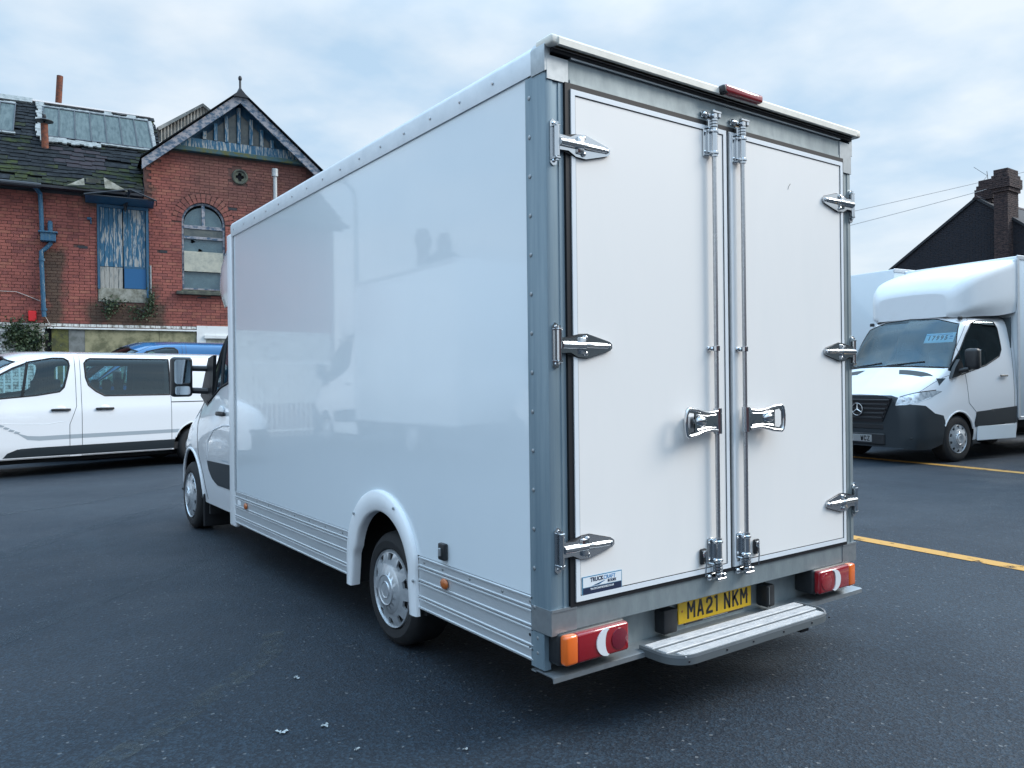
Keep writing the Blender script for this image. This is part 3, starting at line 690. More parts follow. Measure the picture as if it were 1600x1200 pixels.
# gable timberwork
b = MB(); b.bbox(1.75, 5.35, -.16, .1, 7.60, 7.72, .01); b.build('beam', mat('mossy painted beam', (.035, .085, .10), .8, var=(5, .45, .6), col2=(.09, .10, .035)), fac)
gb = MB(); gb.prism([(1.75, 7.722), (5.25, 7.722), (3.46, 9.16)], .06, .12); gp = gb.build('gable_boarding', 'bluewood', fac)
b = MB(); b.prism([(1.85, 7.722), (5.15, 7.722), (4.78, 7.98), (2.2, 7.98)], -.05, .055); b.build('lower_board', 'peel', gp)
for sx in (2.58, 2.86, 3.14, 3.46, 3.78, 4.06, 4.34):
    top = gslope(sx)-.26; b = MB(); b.bbox(sx-.045, sx+.045, -.07, .05, 7.982, top, .006); b.build('stud', 'peel', gp)
ks = (2.30, 2.58, 2.86, 3.14, 3.46, 3.78, 4.06, 4.34, 4.62)
for a_, e_ in zip(ks[:-1], ks[1:]):
    x0, x1 = a_+.055, e_-.055; t0, t1 = gslope(x0)-.36, gslope(x1)-.36
    if min(t0, t1) > 8.0: b = MB(); b.prism([(x0, 7.99), (x1, 7.99), (x1, t1), (x0, t0)], .03, .05); b.build('pane', 'fpane2', gp)
def barge(sgn):
    x0 = gapexx-sgn*.0; x1 = gapexx+sgn*2.42 if sgn < 0 else gapexx+2.55
    z1 = gapexz-gl*abs(x1-gapexx)
    return [(x0, gapexz+.06), (x1, z1+.06), (x1-sgn*.0, z1-.20), (x0, gapexz-.22)]
for sgn in (-1, 1):
    p = barge(sgn); b = MB(); b.prism(p, -.34, -.28); b.build('bargeboard', 'peelb', fac)
    q = [(p[0][0], p[0][1]+.03), (p[1][0]+sgn*.03, p[1][1]+.03), (p[1][0]+sgn*.03, p[1][1]+.005), (p[0][0], p[0][1]+.005)]
    b = MB(); b.prism([(a_, c_+.03) for a_, c_ in q], -.40, 9.0); b.build('gable_roof', 'slate2', fac)
    q2 = [(p[0][0], p[0][1]-.26), (p[1][0], p[1][1]-.24), (p[1][0], p[1][1]-.32), (p[0][0], p[0][1]-.34)]
    b = MB(); b.prism([(a_, c_+.12) for a_, c_ in q2], -.22, -.17); b.build('inner_bargeboard', 'bluewood', fac)
b = MB(); b.lathe([(.10, 0), (.07, .06), (.03, .14), (.028, .34), (.045, .36), (.05, .41), (.03, .46), (0, .47)], (gapexx, -.3, gapexz+.05), 'z', 12); b.prism([(gapexx-.2, gapexz-.08), (gapexx, gapexz+.14), (gapexx+.2, gapexz-.08)], -.42, -.2); b.build('finial', 'iron', fac)
# main roof
PIT = math.atan(.8); cs, sn = math.cos(PIT), math.sin(PIT)
def roofM(x, r, h=0):   # point on roof plane: r metres up the slope from the eave
    return Matrix.Translation((x, -.32+r*cs-h*sn, 6.30+r*sn+h*cs)) @ Matrix.Rotation(PIT, 4, 'X')
RL = (3.7+.32)/cs
b = MB(); b.add([(-9.2, -.32, 6.28), (1.08, -.32, 6.28), (1.64, 3.7, 9.50), (-9.2, 3.7, 9.50), (-9.2, 7.7, 6.28), (1.64, 7.7, 6.28)], [(0, 1, 2, 3), (3, 2, 5, 4), (0, 3, 4), (1, 5, 2)]); rf = b.build('roof', 'slate2', fac, ang=0)
b = MB(); r = 0; row = 0
while r < RL-.1:
    x = -9.2+(.14 if row % 2 else 0)
    xm = 1.08 if r < .75 else 1.70
    while x < xm-.05:
        dr_ = random.uniform(-.035, .035)+.03*math.sin(x*2.1+row); tl = random.uniform(.005, .03)
        mi = 0 if (r < .9+.5*math.sin(x*1.7) and random.random() < .8) or random.random() < .12 else 1
        if .9 < r < 2.2 and -1 < x < .15 and random.random() < .85: mi = 2
        w_ = min(random.uniform(.22, .34), xm-x)
        M_ = roofM(x, r+dr_, .012)
        if random.random() > .02: b.add([(0, 0, .02+tl*.3), (w_, 0, .02+tl*.4), (w_, .3, .0), (0, .3, .0), (0, 0, 0), (w_, 0, 0)], [(0, 1, 2, 3), (4, 5, 1, 0)], mi, M_)
        x += w_+.006
    r += .22; row += 1
b.build('slates', ['slate', 'slate2', 'slate3'], rf, ang=0, kind='stuff')
b = MB(); b.box(-9.2, -1.42, 0, .32, 0, .05, 0, roofM(0, RL-.30, .03)); b.build('ridge_capping', 'flash', rf)
b = MB(); b.box(-1.42, 1.6, 0, .10, 0, .03, 0, roofM(0, RL-.11, .03)); b.build('ridge_capping', 'cable', rf)
def skylight(x0, x1, r0, r1, n, skew=0.0):
    f = MB(); f.box(x0-.03, x1+.03, -.05, 0, 0, .07, 0, roofM(0, r0, .03)); f.box(x0-.03, x1+.03, 0, .06, 0, .07, 0, roofM(0, r1, .03))
    for k in range(n+1):
        xx = x0+(x1-x0)*k/n; f.box(xx-.014, xx+.014, 0, r1-r0, 0, .075, 0, roofM(0, r0, .03))
    fr = f.build('skylight', 'iron', rf)
    for k in range(n):
        xa, xb = x0+(x1-x0)*k/n+.014, x0+(x1-x0)*(k+1)/n-.014
        p = MB(); p.box(xa, xb, 0, r1-r0, 0, .012, 0, roofM(0, r0, .07)); p.build('pane', 'skypane', fr)
skylight(-1.15, 1.49, 2.70, 4.60, 7); skylight(-4.6, -1.80, 2.70, 4.50, 8)
def flash(x0, x1, r0, r1, j=.03, n=14):
    b = MB()
    for k in range(n):
        if x1-x0 > r1-r0:
            a_, e_ = x0+(x1-x0)*k/n, x0+(x1-x0)*(k+1)/n; b.box(a_, e_, r0+random.uniform(-j, j), r1+random.uniform(-j, j), .0, .035+random.uniform(0, .01), 0, roofM(0, 0, .055))
        else:
            a_, e_ = r0+(r1-r0)*k/n, r0+(r1-r0)*(k+1)/n; b.box(x0+random.uniform(-j, j), x1+random.uniform(-j, j), a_, e_, .0, .035+random.uniform(0, .01), 0, roofM(0, 0, .055))
    b.build('flashing', 'flash', rf)
flash(-1.30, -1.17, 2.6, 4.75); flash(1.50, 1.60, 2.6, 4.65, .008); flash(-1.2, .2, 2.35, 2.62, .05); flash(.2, 1.55, 2.56, 2.64, .012); flash(-1.2, 1.5, 4.66, 4.74, .03, 30); flash(-4.6, -1.8, 4.56, 4.66, .04, 20); flash(-4.6, -1.75, 2.58, 2.65, .015, 20)
for a_ in (.35, .95, -1.35): flash(a_, a_+.22, 4.66, 4.92, .02, 2)

b = MB(); b.box(-9.2, 1.05, -.36, .0, 6.24, 6.30); b.box(-9.2, 1.05, -.02, .012, 6.18, 6.26); b.build('fascia', 'iron', fac)
b = MB(); b.tube([(-9.2, -.42, 6.27), (-1.15, -.42, 6.24)], .065, 10); b.build('gutter', 'iron', fac)
# rusty vent pipe, far stack, corrugated lantern
b = MB(); b.tube([(-1.08, 1.30, 7.40), (-1.10, 1.30, 8.22)], .085, 14); vp_ = b.build('vent_pipe', 'rust', fac)
b = MB(); b.lathe([(0, .17), (.04, .16), (.05, .1), (.04, .07), (.21, .0), (.21, -.015), (.0, -.01)], (-1.10, 1.30, 8.30), 'z', 20); b.cyl((-1.1, 1.3, 8.18), (-1.1, 1.3, 8.3), .03, 6); b.build('cowl', 'iron', vp_)
b = MB(); b.tube([(-.86, 4.5, 8.6), (-.74, 4.5, 10.62)], .085, 12); b.build('flue_stack', 'rust', fac)
b = MB(); n = 26; xs = np.linspace(1.85, 4.3, n*4)
vs = []; fs = []
for i, x in enumerate(xs):
    y = 3.9+.035*math.sin(i/4*2*math.pi); zt = 10.22-.72*abs(x-3.12); vs += [(x, y, 8.9), (x, y, zt)]
for i in range(len(xs)-1): fs.append((2*i, 2*i+2, 2*i+3, 2*i+1))
b.add(vs, fs); ln_ = b.build('roof_lantern', 'corr', fac, ang=60)
b = MB(); b.prism([(1.80, 9.30), (3.12, 10.25), (3.12, 10.16), (1.86, 9.22)], 3.82, 5.6); b.prism([(3.12, 10.25), (4.4, 9.33), (4.4, 9.24), (3.12, 10.16)], 3.82, 5.6); b.build('verge', 'corr', ln_)
# flue in front of the gable
b = MB(); b.cyl((4.36, -.25, 4.2), (4.36, -.25, 7.20), .055, 14); b.lathe([(.085, 0), (.085, .2), (.07, .21), (.07, .0)], (4.36, -.25, 7.16), 'z', 16); b.bbox(4.30, 4.42, -.24, .0, 6.2, 6.24, .003); b.build('boiler_flue', 'flue', fac)
# rainwater pipe and hopper
b = MB(); b.tube([(-1.30, -.42, 6.26), (-1.28, -.30, 6.22), (-1.18, -.12, 6.12), (-1.17, -.09, 5.9), (-1.15, -.09, 5.2)], .052, 10); b.tube([(-.98, -.12, 5.08), (-.98, -.12, 4.92), (-1.08, -.10, 4.80), (-1.17, -.10, 4.72), (-1.17, -.09, 4.5), (-1.13, -.09, 3.15)], .052, 10)
b.tube([(-.98, -.12, 5.2), (-.98, -.12, 5.38), (-.98, 0, 5.46)], .055, 10); b.lathe([(.066, 0), (.066, .06)], (-1.165, -.09, 4.5), 'z', 10); b.lathe([(.066, 0), (.066, .06)], (-1.13, -.09, 3.3), 'z', 10); dp = b.build('downpipe', 'bluepipe', fac)
b = MB(); b.bbox(-1.19, -.86, -.24, -.01, 4.97, 5.19, .015); b.bbox(-1.23, -.82, -.27, -.0, 5.17, 5.21, .008); b.build('hopper', 'bluewood', dp)
b = MB(); b.tube([(-6, -.02, 3.85), (-3, -.02, 3.74), (-1.70, -.02, 3.74), (-1.45, -.02, 3.64), (-1.2, -.02, 3.53)], .008, 5); b.tube([(-1.1, -.03, 3.15), (-1.02, -.03, 3.0), (-1.0, -.03, 2.9)], .008, 5); b.build('cable', 'cable', fac)
b = MB(); b.bbox(-1.46, -1.29, -.09, 0.0, 3.04, 3.29, .012); b.build('alarm_box', 'alarm', fac)
b = MB()
for a_, c_ in dark_slots: b.box(a_-.11, a_+.11, -.003, .0135, c_-.02, c_+.045)
b.build('air_brick', 'iron', fac)
b = MB(); b.bbox(-.19, -.09, -.06, 0, 5.60, 5.66, .006); b.bbox(-.12, -.09, -.06, 0, 5.5, 5.62, .004); b.build('wall_hook', 'bluewood', fac)
b = MB()       # worn brick stub under the slates with broken flashing
b.box(-.20, .12, -.10, .02, 6.12, 6.62); b.build('brick_stub', 'sillstone', fac)
b = MB(); b.add([(-.62, -.42, 6.32), (-.24, -.44, 6.36), (-.25, -.36, 6.55)], [(0, 1, 2)]); b.build('broken_flashing', 'conc', fac, ang=0); b = MB(); b.add([(.20, -.42, 6.34), (.72, -.42, 6.31), (.40, -.36, 6.50), (.18, -.34, 6.62)], [(0, 1, 2, 3)]); b.build('broken_flashing', 'conc', fac, ang=0)
def leaves(name, n, fn, size, parent=None, mt='leaf', **kw):
    b = MB()
    for _ in range(n):
        p = fn(); s = size*random.uniform(.6, 1.3); e = Euler((random.uniform(-1, 1), random.uniform(-1, 1), random.uniform(0, 6.3))); M_ = Matrix.Translation(p) @ e.to_matrix().to_4x4() @ Matrix.Scale(s, 4)
        b.add([(-.5, 0, 0), (0, -.1, -.5), (.5, 0, 0), (0, .1, .55)], [(0, 1, 2, 3)], 0, M_)
    return b.build(name, mt, parent, ang=0, **kw)
Fm = Matrix.Translation(FO) @ Matrix.Rotation(FA, 4, 'Z')
def clump(cs_, n, size, label, cat):
    stems = MB(); root = thing('wall_plant' if cat == 'weed' else 'ivy', label, cat, (0, 0, 0)); root.matrix_world = Fm
    def fn():
        c = random.choice(cs_); return V(random.gauss(c[0], c[2]), -.03-abs(random.gauss(0, c[4])), random.gauss(c[1], c[3]))
    for c in cs_:
        for k in range(3): stems.tube([(c[0]+random.uniform(-.1, .1), 0, c[1]-c[3]), (c[0]+random.uniform(-.2, .2), -.06, c[1]), (c[0]+random.uniform(-.3, .3), -.10, c[1]+c[3])], .005, 4)
    leaves('foliage', n, fn, size, root, kind='stuff'); stems.build('stem', 'trim', root)
clump([(-1.55, 2.80, .16, .16, .07), (-1.75, 2.7, .12, .15, .06), (-1.35, 2.62, .16, .15, .06), (-1.5, 2.45, .2, .12, .06)], 1500, .055, 'dark ivy climbing the white painted brick beside the factory downpipe', 'ivy')
clump([(.38, 3.52, .16, .08, .06), (.30, 3.42, .08, .12, .06)], 260, .05, 'small dark weed sprouting under the left of the boarded loading door', 'weed')
clump([(1.02, 3.33, .17, .11, .07), (1.24, 3.62, .05, .16, .05)], 340, .05, 'larger dark weed below the right of the boarded loading door', 'weed')
# white railings in front of the factory
rl = thing('railings', 'white metal railings standing between the parked vans and the brick factory', 'railings', (0, 17.6, 0), R(-6))
b = MB(); b.bbox(-7.5, 6, -.02, .02, 1.98, 2.03, .004); b.bbox(-7.5, 6, -.02, .02, .2, .25, .004); b.build('rail', 'whiteband', rl)
q = MB(); q.bbox(-.016, .016, -.016, .016, .05, 2.10, .004); me0 = q.build('bar', 'whiteband', rl); me0.location = (-7.4, 0, 0)
for k in range(1, 96):
    ob = link('bar', me0.data, rl); ob.location = (-7.4+k*.14, 0, 0)
# ================================================================== house on the right
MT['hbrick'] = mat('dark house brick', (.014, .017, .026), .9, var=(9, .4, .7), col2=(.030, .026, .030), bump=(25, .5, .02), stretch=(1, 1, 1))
MT['cbrick'] = mat('chimney brick', (.075, .048, .045), .9, var=(7, .4, .62), col2=(.022, .018, .022), bump=(20, .6, .02), stretch=(1, 1, 3))
MT['htile'] = mat('dark roof tile', (.022, .024, .030), .8, bump=(8, .6, .03), stretch=(1, 1, 4))
def house(loc, rz, label, chim=True):
    h = thing('brick_house', label, 'house', loc, rz)
    AX, AZ, SL, SR = .05, 8.66, .685, .80
    el, er = -6.2, 3.6
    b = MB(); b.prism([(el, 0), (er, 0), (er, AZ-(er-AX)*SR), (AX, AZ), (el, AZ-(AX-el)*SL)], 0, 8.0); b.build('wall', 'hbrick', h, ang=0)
    b = MB()
    for k in range(76):   # brick courses standing proud on the gable
        z = 2.9+k*.075; xr = min(er, AX+(AZ-z)/SR-.05); xl = max(el, AX-(AZ-z)/SL+.05)
        x = math.floor(xl/.227)*.227+(.113 if k % 2 else 0)
        while x < xr-.03:
            b.box(max(x, xl), min(x+.215, xr), -.006-random.uniform(0, .012), 0, z, z+.064, 0) if x+.215 > xl+.02 else None; x += .227
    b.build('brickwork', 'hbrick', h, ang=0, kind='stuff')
    b = MB(); b.prism([(AX, AZ), (el-.2, AZ-(AX-el+.2)*SL), (el-.2, AZ-(AX-el+.2)*SL+.12), (AX, AZ+.12)], -.08, 8.1); b.prism([(AX, AZ), (AX, AZ+.12), (er+.2, AZ-(er+.2-AX)*SR+.12), (er+.2, AZ-(er+.2-AX)*SR)], -.08, 8.1); rf = b.build('roof', 'htile', h, ang=0)
    b = MB(); b.prism([(AX-.14, AZ+.03), (AX, AZ+.17), (AX+.14, AZ+.03)], -.1, 8.1); b.build('ridge', 'cbrick', rf, ang=0)
    if chim:
        def stack(x0, x1, y0, y1, z0, z1, mk='cbrick'):
            b = MB(); z = z0; k = 0; b.box(x0+.01, x1-.01, y0+.01, y1-.01, z0, z1-.02)
            while z < z1:
                e = 0
                top = z1-z
                if .22 < top < .95: e = .06 if top > .8 or top < .36 else .11
                for (u0, u1, axs) in ((x0-e, x1+e, 0), (y0-e, y1+e, 1)):
                    x = u0+(.11 if k % 2 else 0)-.11
                    while x < u1-.02:
                        a_, c_ = max(x, u0), min(x+.215, u1)
                        if c_-a_ > .02:
                            j = random.uniform(0, .008)
                            if axs == 0: b.box(a_, c_, y0-e-j, y0+.05, z, z+.064)
                            else: b.box(x1-.05, x1+e+j, a_, c_, z, z+.064); b.box(x0-e-j, x0+.05, a_, c_, z, z+.064)
                        x += .226
                z += .0755; k += 1
            return b.build('chimney', mk, rf, ang=0, kind='stuff')
        stack(.88, 1.38, -.45, .50, 5.0, 9.58); stack(-.12, .36, .55, 1.3, 7.8, 9.5)
        b = MB(); b.tube([(.12, .9, 9.4), (.06, .9, 9.95)], .012, 5); b.tube([(.08, .9, 9.75), (-.4, .8, 10.2)], .008, 4); b.tube([(.08, .9, 9.75), (-.2, .95, 9.5)], .008, 4); b.build('aerial', 'iron', rf)
    return h
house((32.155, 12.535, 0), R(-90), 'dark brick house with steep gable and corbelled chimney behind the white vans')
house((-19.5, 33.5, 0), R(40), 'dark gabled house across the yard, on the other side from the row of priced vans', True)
# unseen buildings added at the camera's back to give the chrome dark reflections
MT['render'] = mat('grey rendered wall', (.22, .22, .21), .85, var=(2, .4, .7), col2=(.15, .15, .14))
def shed(loc, rz, L_, D_, H_, label, mk):
    t = thing('unseen_warehouse', label, 'unseen_warehouse', loc, rz); b = MB(); b.prism([(0, 0), (0, H_), (D_/2, H_+1.6), (D_, H_), (D_, 0)], 0, L_, 'x'); b.build('wall', mk, t, ang=0)
    b = MB(); b.add([(-.3, -.4, H_-.10), (L_+.3, -.4, H_-.10), (L_+.3, D_/2, H_+1.75), (-.3, D_/2, H_+1.75), (L_+.3, D_+.4, H_-.1), (-.3, D_+.4, H_-.1)], [(0, 1, 2, 3), (3, 2, 4, 5)]); b.build('roof', 'htile', t, ang=0)
    for k in range(int(L_//4)):
        b = MB(); b.bbox(1+4*k, 2.6+4*k, -.05, .02, 1.2, 2.6, .02); b.build('window', 'fpane2', t)
        b = MB(); b.bbox(1+4*k, 2.6+4*k, D_-.02, D_+.05, 1.2, 2.6, .02); b.build('window', 'fpane2', t)
    return t
shed((-16, -26, 0), R(4), 30, 9, 4.2, 'long brick building added unseen behind the camera for dark reflections in the chrome', 'brick_c')
shed((17, -20, 0), R(78), 20, 9, 3.6, 'grey rendered building added unseen behind the camera at the right for chrome reflections', 'render')
# overhead wires
for p, q, lab, rr_ in (((31.0, 29.4, 8.6), (60.0, 8.6, 16.4), 'overhead wire passing highest beside the house chimney', .016), ((22.5, 22.2, 6.0), (32.9, 12.0, 9.2), 'overhead wire running lower, down to the house chimney', .012)):
    P, Q = V(*p), V(*q); b = MB(); b.tube([P+(Q-P)*t_-V(0, 0, .1*4*t_*(1-t_)) for t_ in [i/10*1.0 for i in range(11)]], rr_, 5)
    tag(b.build('overhead_wire', 'cable'), lab, 'wire', 'overhead wires')
# street lamp mirrored in the van's side
lp = thing('street_lamp', 'tall grey street lamp in the yard beyond the left side of the white box van', 'street lamp', (-5.55, 13.96, 0), R(0))
b = MB(); b.cyl((0, 0, 0), (0, 0, 1.2), .09, 12); b.tube([(0, 0, 1.2), (0, 0, 5.6), (.05, 0, 5.8), (.35, -.1, 5.95)], [.06, .05, .045, .035], 10); b.build('pole', 'galv', lp)
b = MB(); b.bbox(.25, .85, -.22, 0, 5.9, 6.0, .03); b.build('lamp_head', 'galvl', lp)
# small pale scraps lying on the tarmac
MT['scrap'] = mat('pale crushed leaf', (.42, .44, .44), .8)
def scrap(x, y, s, label):
    b = MB(); n = 9
    for k in range(8):
        a = random.uniform(0, 6.3); l = s*random.uniform(.25, .8); w_ = s*random.uniform(.12, .3)
        b.add([(x, y, .004), (x+l*math.cos(a)-w_*math.sin(a), y+l*math.sin(a)+w_*math.cos(a), .010), (x+l*1.2*math.cos(a), y+l*1.2*math.sin(a), .005), (x+l*math.cos(a)+w_*math.sin(a), y+l*math.sin(a)-w_*math.cos(a), .008)], [(0, 1, 2, 3)])
    tag(b.build('crushed_leaf', 'scrap', ang=0), label, 'leaf', 'pale scraps on the tarmac')

for x, y, s_, lb in ((-.82, .77, .035, 'pale crushed leaf, the one lying lowest in the open tarmac left of the rear wheel'), (-.65, .72, .03, 'pale crushed leaf beside the other one nearest the van'), (-.55, 1.32, .028, 'pale crushed leaf lying alone, nearest the rear wheel'), (-.29, .18, .018, 'tiny pale scrap on the tarmac below the rear corner'), (-.63, .44, .016, 'tiny pale scrap on the tarmac, farthest from the van')): scrap(x, y, s_, lb)
# ================================================================== the white box van (local origin: outer rear-left corner)
WX, LY = 2.133, 4.207
van = thing('box_van', 'large white low-loader box van with closed double rear doors, seen from its rear left corner', 'box van', (0, 0, .06))
def part(mb, name, m, p=None, ang=35, **k): return mb.build(name, m, p if p is not None else van, ang, **k)
# --- sides
ZT, ZP = 2.652, .508
arch_o = [(1.930, .20), (1.930, .40), (1.908, .52)]+[(1.50+.435*math.cos(R(a)), .36+.435*math.sin(R(a))) for a in range(20, 165, 8)]+[(1.085, .40), (1.070, .20)]
def side(x0, sgn):
    # GRP panel with its wheel opening, sgn=-1 left (faces -x)
    cut = [(1.88, ZP)]+[(1.50+.40*math.cos(R(a)), .36+.40*math.sin(R(a))) for a in range(38, 145, 8)]+[(1.13, ZP)]
    po = [(.12, ZP), (.12, ZT), (LY, ZT), (LY, ZP)]+cut
    b = MB(); b.prism(po, x0, x0-sgn*.03, 'x'); part(b, 'side_panel', 'panel', ang=20)
    # planked skirt: four alloy planks per run, each with a lipped edge
    zs = [(.452, .506), (.378, .450), (.297, .376), (.240, .295)]
    for (y0, y1) in ((.12, 1.075), (1.93, LY)):
        for z0, z1 in zs:
            b = MB(); b.prism([(x0+sgn*.002, z0), (x0+sgn*.002, z0+.004), (x0+sgn*.007, z0+.007), (x0+sgn*.007, z0+.011), (x0+sgn*.002, z0+.014), (x0+sgn*.002, z1-.013), (x0+sgn*.006, z1-.010), (x0+sgn*.006, z1-.004), (x0+sgn*.002, z1-.001), (x0-sgn*.02, z1-.001), (x0-sgn*.02, z0)], y0, y1, 'y')
            part(b, 'skirt_plank', 'alu', ang=20)
    # arch moulding
    inner = [(1.148, .20), (1.165, .38)]+[(1.478+.325*math.cos(R(180-a)), .36+.318*math.sin(R(a))) for a in range(8, 176, 8)][::1]+[(1.825, .40), (1.855, .20)]
    inner = inner[::-1]
    rings = []
    for f, h in ((0, .0), (.03, .016), (.12, .023), (.5, .027), (.88, .026), (.97, .020), (1, .008), (1, -.03)):
        o = resample(arch_o, 44); i_ = resample(inner, 44)
        rings.append([(x0+sgn*h, a[0]+(c[0]-a[0])*f, a[1]+(c[1]-a[1])*f) for a, c in zip(o, i_)])
    vs = [p for r_ in rings for p in r_]; k = len(rings[0]); fs = [(j*k+i, j*k+i+1, (j+1)*k+i+1, (j+1)*k+i) for j in range(len(rings)-1) for i in range(k-1)]
    b = MB(); b.add(vs, fs); at = part(b, 'arch_moulding', 'grp', ang=60)
    for (y, z) in ((1.80, .63), (1.30, .72), (1.09, .38)):
        b = MB(); b.ball((x0+sgn*.030, y, z), (.006, .009, .009), 8); part(b, 'screw', 'galvl', at)
def resample(pts, n):
    P = np.array(pts, float); d = np.r_[0, np.cumsum(np.linalg.norm(np.diff(P, axis=0), axis=1))]; t = np.linspace(0, d[-1], n)
    return [tuple(p) for p in np.c_[np.interp(t, d, P[:, 0]), np.interp(t, d, P[:, 1])]]
side(0.004, -1); side(WX-.004, 1)
# wheel housings
for xa, xb, xw in ((.03, .45, .45), (WX-.45, WX-.03, WX-.47)):
    b = MB(); b.prism([(1.05, .2), (1.05, .84), (1.95, .84), (1.95, .2), (1.9, .2), (1.9, .78), (1.1, .78), (1.1, .2)], xa, xb, 'x'); b.box(xw, xw+.02, 1.05, 1.95, .2, .84); part(b, 'wheel_housing', 'under')
b = MB(); b.box(.03, WX-.03, .14, 1.04, .24, .50); b.box(.03, WX-.03, 1.96, LY, .26, .50); b.box(.48, WX-.48, 1.04, 1.96, .26, .5); b.box(.5, .62, .3, 5.5, .18, .26); b.box(1.5, 1.62, .3, 5.5, .18, .26); b.tube([(.7, 2.5, .12), (1.4, 2.5, .12)], .1, 12); b.tube([(.1, 1.5, .24), (2.03, 1.5, .24)], .05, 8); part(b, 'underframe', 'under')
b = MB(); b.box(.02, WX-.02, .10, LY, ZT+.02, ZT+.055); part(b, 'roof', 'grp')
# roof rails, posts, rivets
for x0, s in ((0, -1), (WX, 1)):
    b = MB(); b.prism([(x0+s*.004, ZT-.045), (x0+s*.005, ZT+.045), (x0-s*.008, ZT+.068), (x0-s*.030, ZT+.078), (x0-s*.07, ZT+.078), (x0-s*.07, ZT+.06), (x0-s*.02, ZT+.03), (x0-s*.005, ZT-.04)], .075, LY+.02, 'y'); part(b, 'roof_rail', 'rail', ang=50)
    b = MB(); b.prism([(x0+s*.007, ZT-.055), (x0+s*.008, ZT+.047), (x0-s*.008, ZT+.072), (x0-s*.035, ZT+.082), (x0-s*.12, ZT+.082), (x0-s*.07, ZT+.082), (x0-s*.07, ZT+.05), (x0-s*.02, ZT+.02), (x0-s*.005, ZT-.05)], -.0045, .085, 'y'); part(b, 'corner_cap', 'galvl', ang=40)
    # vertical post: side leg and rear leg with a shallow step
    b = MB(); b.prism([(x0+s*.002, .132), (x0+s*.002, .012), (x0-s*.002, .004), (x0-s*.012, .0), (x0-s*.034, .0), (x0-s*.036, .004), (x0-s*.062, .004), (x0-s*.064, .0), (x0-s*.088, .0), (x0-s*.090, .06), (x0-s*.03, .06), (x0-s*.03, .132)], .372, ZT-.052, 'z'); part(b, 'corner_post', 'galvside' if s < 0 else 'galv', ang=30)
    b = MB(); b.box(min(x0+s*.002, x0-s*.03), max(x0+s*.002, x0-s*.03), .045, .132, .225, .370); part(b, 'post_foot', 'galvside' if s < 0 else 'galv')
    b = MB(); b.bbox(min(x0+s*.004, x0-s*.045), max(x0+s*.004, x0-s*.045), LY-.01, LY+.15, .20, ZT-.01, .018, seg=3); part(b, 'front_pillar', 'grp')
    b = MB(); b.box(x0+s*.0045-.003, x0+s*.0045+.003, LY-.035, LY-.01, ZP, ZT-.045); part(b, 'front_edge_strip', 'alu')
def rivet_at(p, ax, r=.0085, mk='galvl', sc=(1, 1, .45)):
    key = (ax, r, mk)
    if key not in RV:
        q = MB(); d = {'x': (r*.45, r, r), 'y': (r, r*.45, r)}[ax]; q.ball((0, 0, 0), d, 10); o = part(q, 'rivet', mk); o.location = p; RV[key] = o.data; return o
    o = link('rivet', RV[key], van); o.location = p; return o
RV = {}
for k in range(14): rivet_at((-.003, .105, 2.52-k*.158), 'x', .0095)
for z in (.345, .285): rivet_at((-.001, .09, z), 'x', .008)
for k in range(15): rivet_at((-.0065, .36+k*.27, ZT+.008), 'x', .0075, 'steel')
for y in (.14, .34, .60, .84, 1.02): rivet_at((.002, y, .482), 'x', .009)
for y in [2.02+.27*k for k in range(9)]: rivet_at((.002, y, .482), 'x', .008)
for y, z in ((.145, .345), (.145, .29)): rivet_at((.001, y, z), 'x', .007, 'rubber')
for k in range(12): rivet_at((-.002, LY-.022, .66+k*.165), 'x', .005, 'steel')
# --- rear frame
b = MB(); b.bbox(.09, WX-.09, -.001, .06, 2.572, ZT+.013, .002); b.box(.12, WX-.12, -.006, -.0012, 2.572, 2.586); fr_h = part(b, 'door_header', 'galv')
b = MB(); b.bbox(.07, WX-.07, -.002, .08, .378, .473, .003); part(b, 'door_sill', 'galv')
for x0, s in ((0, 1), (WX, -1)):
    b = MB(); xs = sorted((x0-s*.0045, x0+s*.125)); b.prism([(xs[0], .374), (xs[1], .374), (xs[1], .474), (xs[0], .474)], -.0055, .125); b.box(xs[0]+.001, xs[1]-.001, -.0085, .0, .466, .4765); part(b, 'corner_gusset', 'galvl')
    xs = sorted((x0+s*.003, x0+s*.112)); b = MB(); b.bbox(xs[0], xs[1], -.0055, .0, ZT-.155 if s < 0 else ZT-.085, ZT+.01, .001); part(b, 'corner_gusset', 'galvl')
b = MB(); b.prism([(-.052, ZT+.040), (-.052, ZT+.066), (-.035, ZT+.080), (.07, ZT+.084), (.07, ZT+.03), (-.010, ZT+.028), (-.016, ZT+.040)], .03, WX-.02, 'x'); b.bbox(-.004, WX+.03, -.045, .06, ZT+.040, ZT+.080, .01, seg=2); part(b, 'roof_cap', 'cream', ang=50)
b = MB(); b.box(.02, WX-.02, -.018, .05, ZT+.021, ZT+.036); part(b, 'drip_gasket', 'rubber')
b = MB(); b.box(.12, WX-.12, -.014, .05, ZT+.013, ZT+.021); part(b, 'drip_lip', 'galvl')
b = MB(); b.bbox(.985, 1.262, -.082, -.044, ZT+.042, ZT+.082, .012, seg=3); ml = part(b, 'marker_lamp', 'red'); b = MB(); b.bbox(.975, 1.010, -.080, -.040, ZT+.038, ZT+.078, .01, seg=3); part(b, 'lamp_body', 'black', ml)
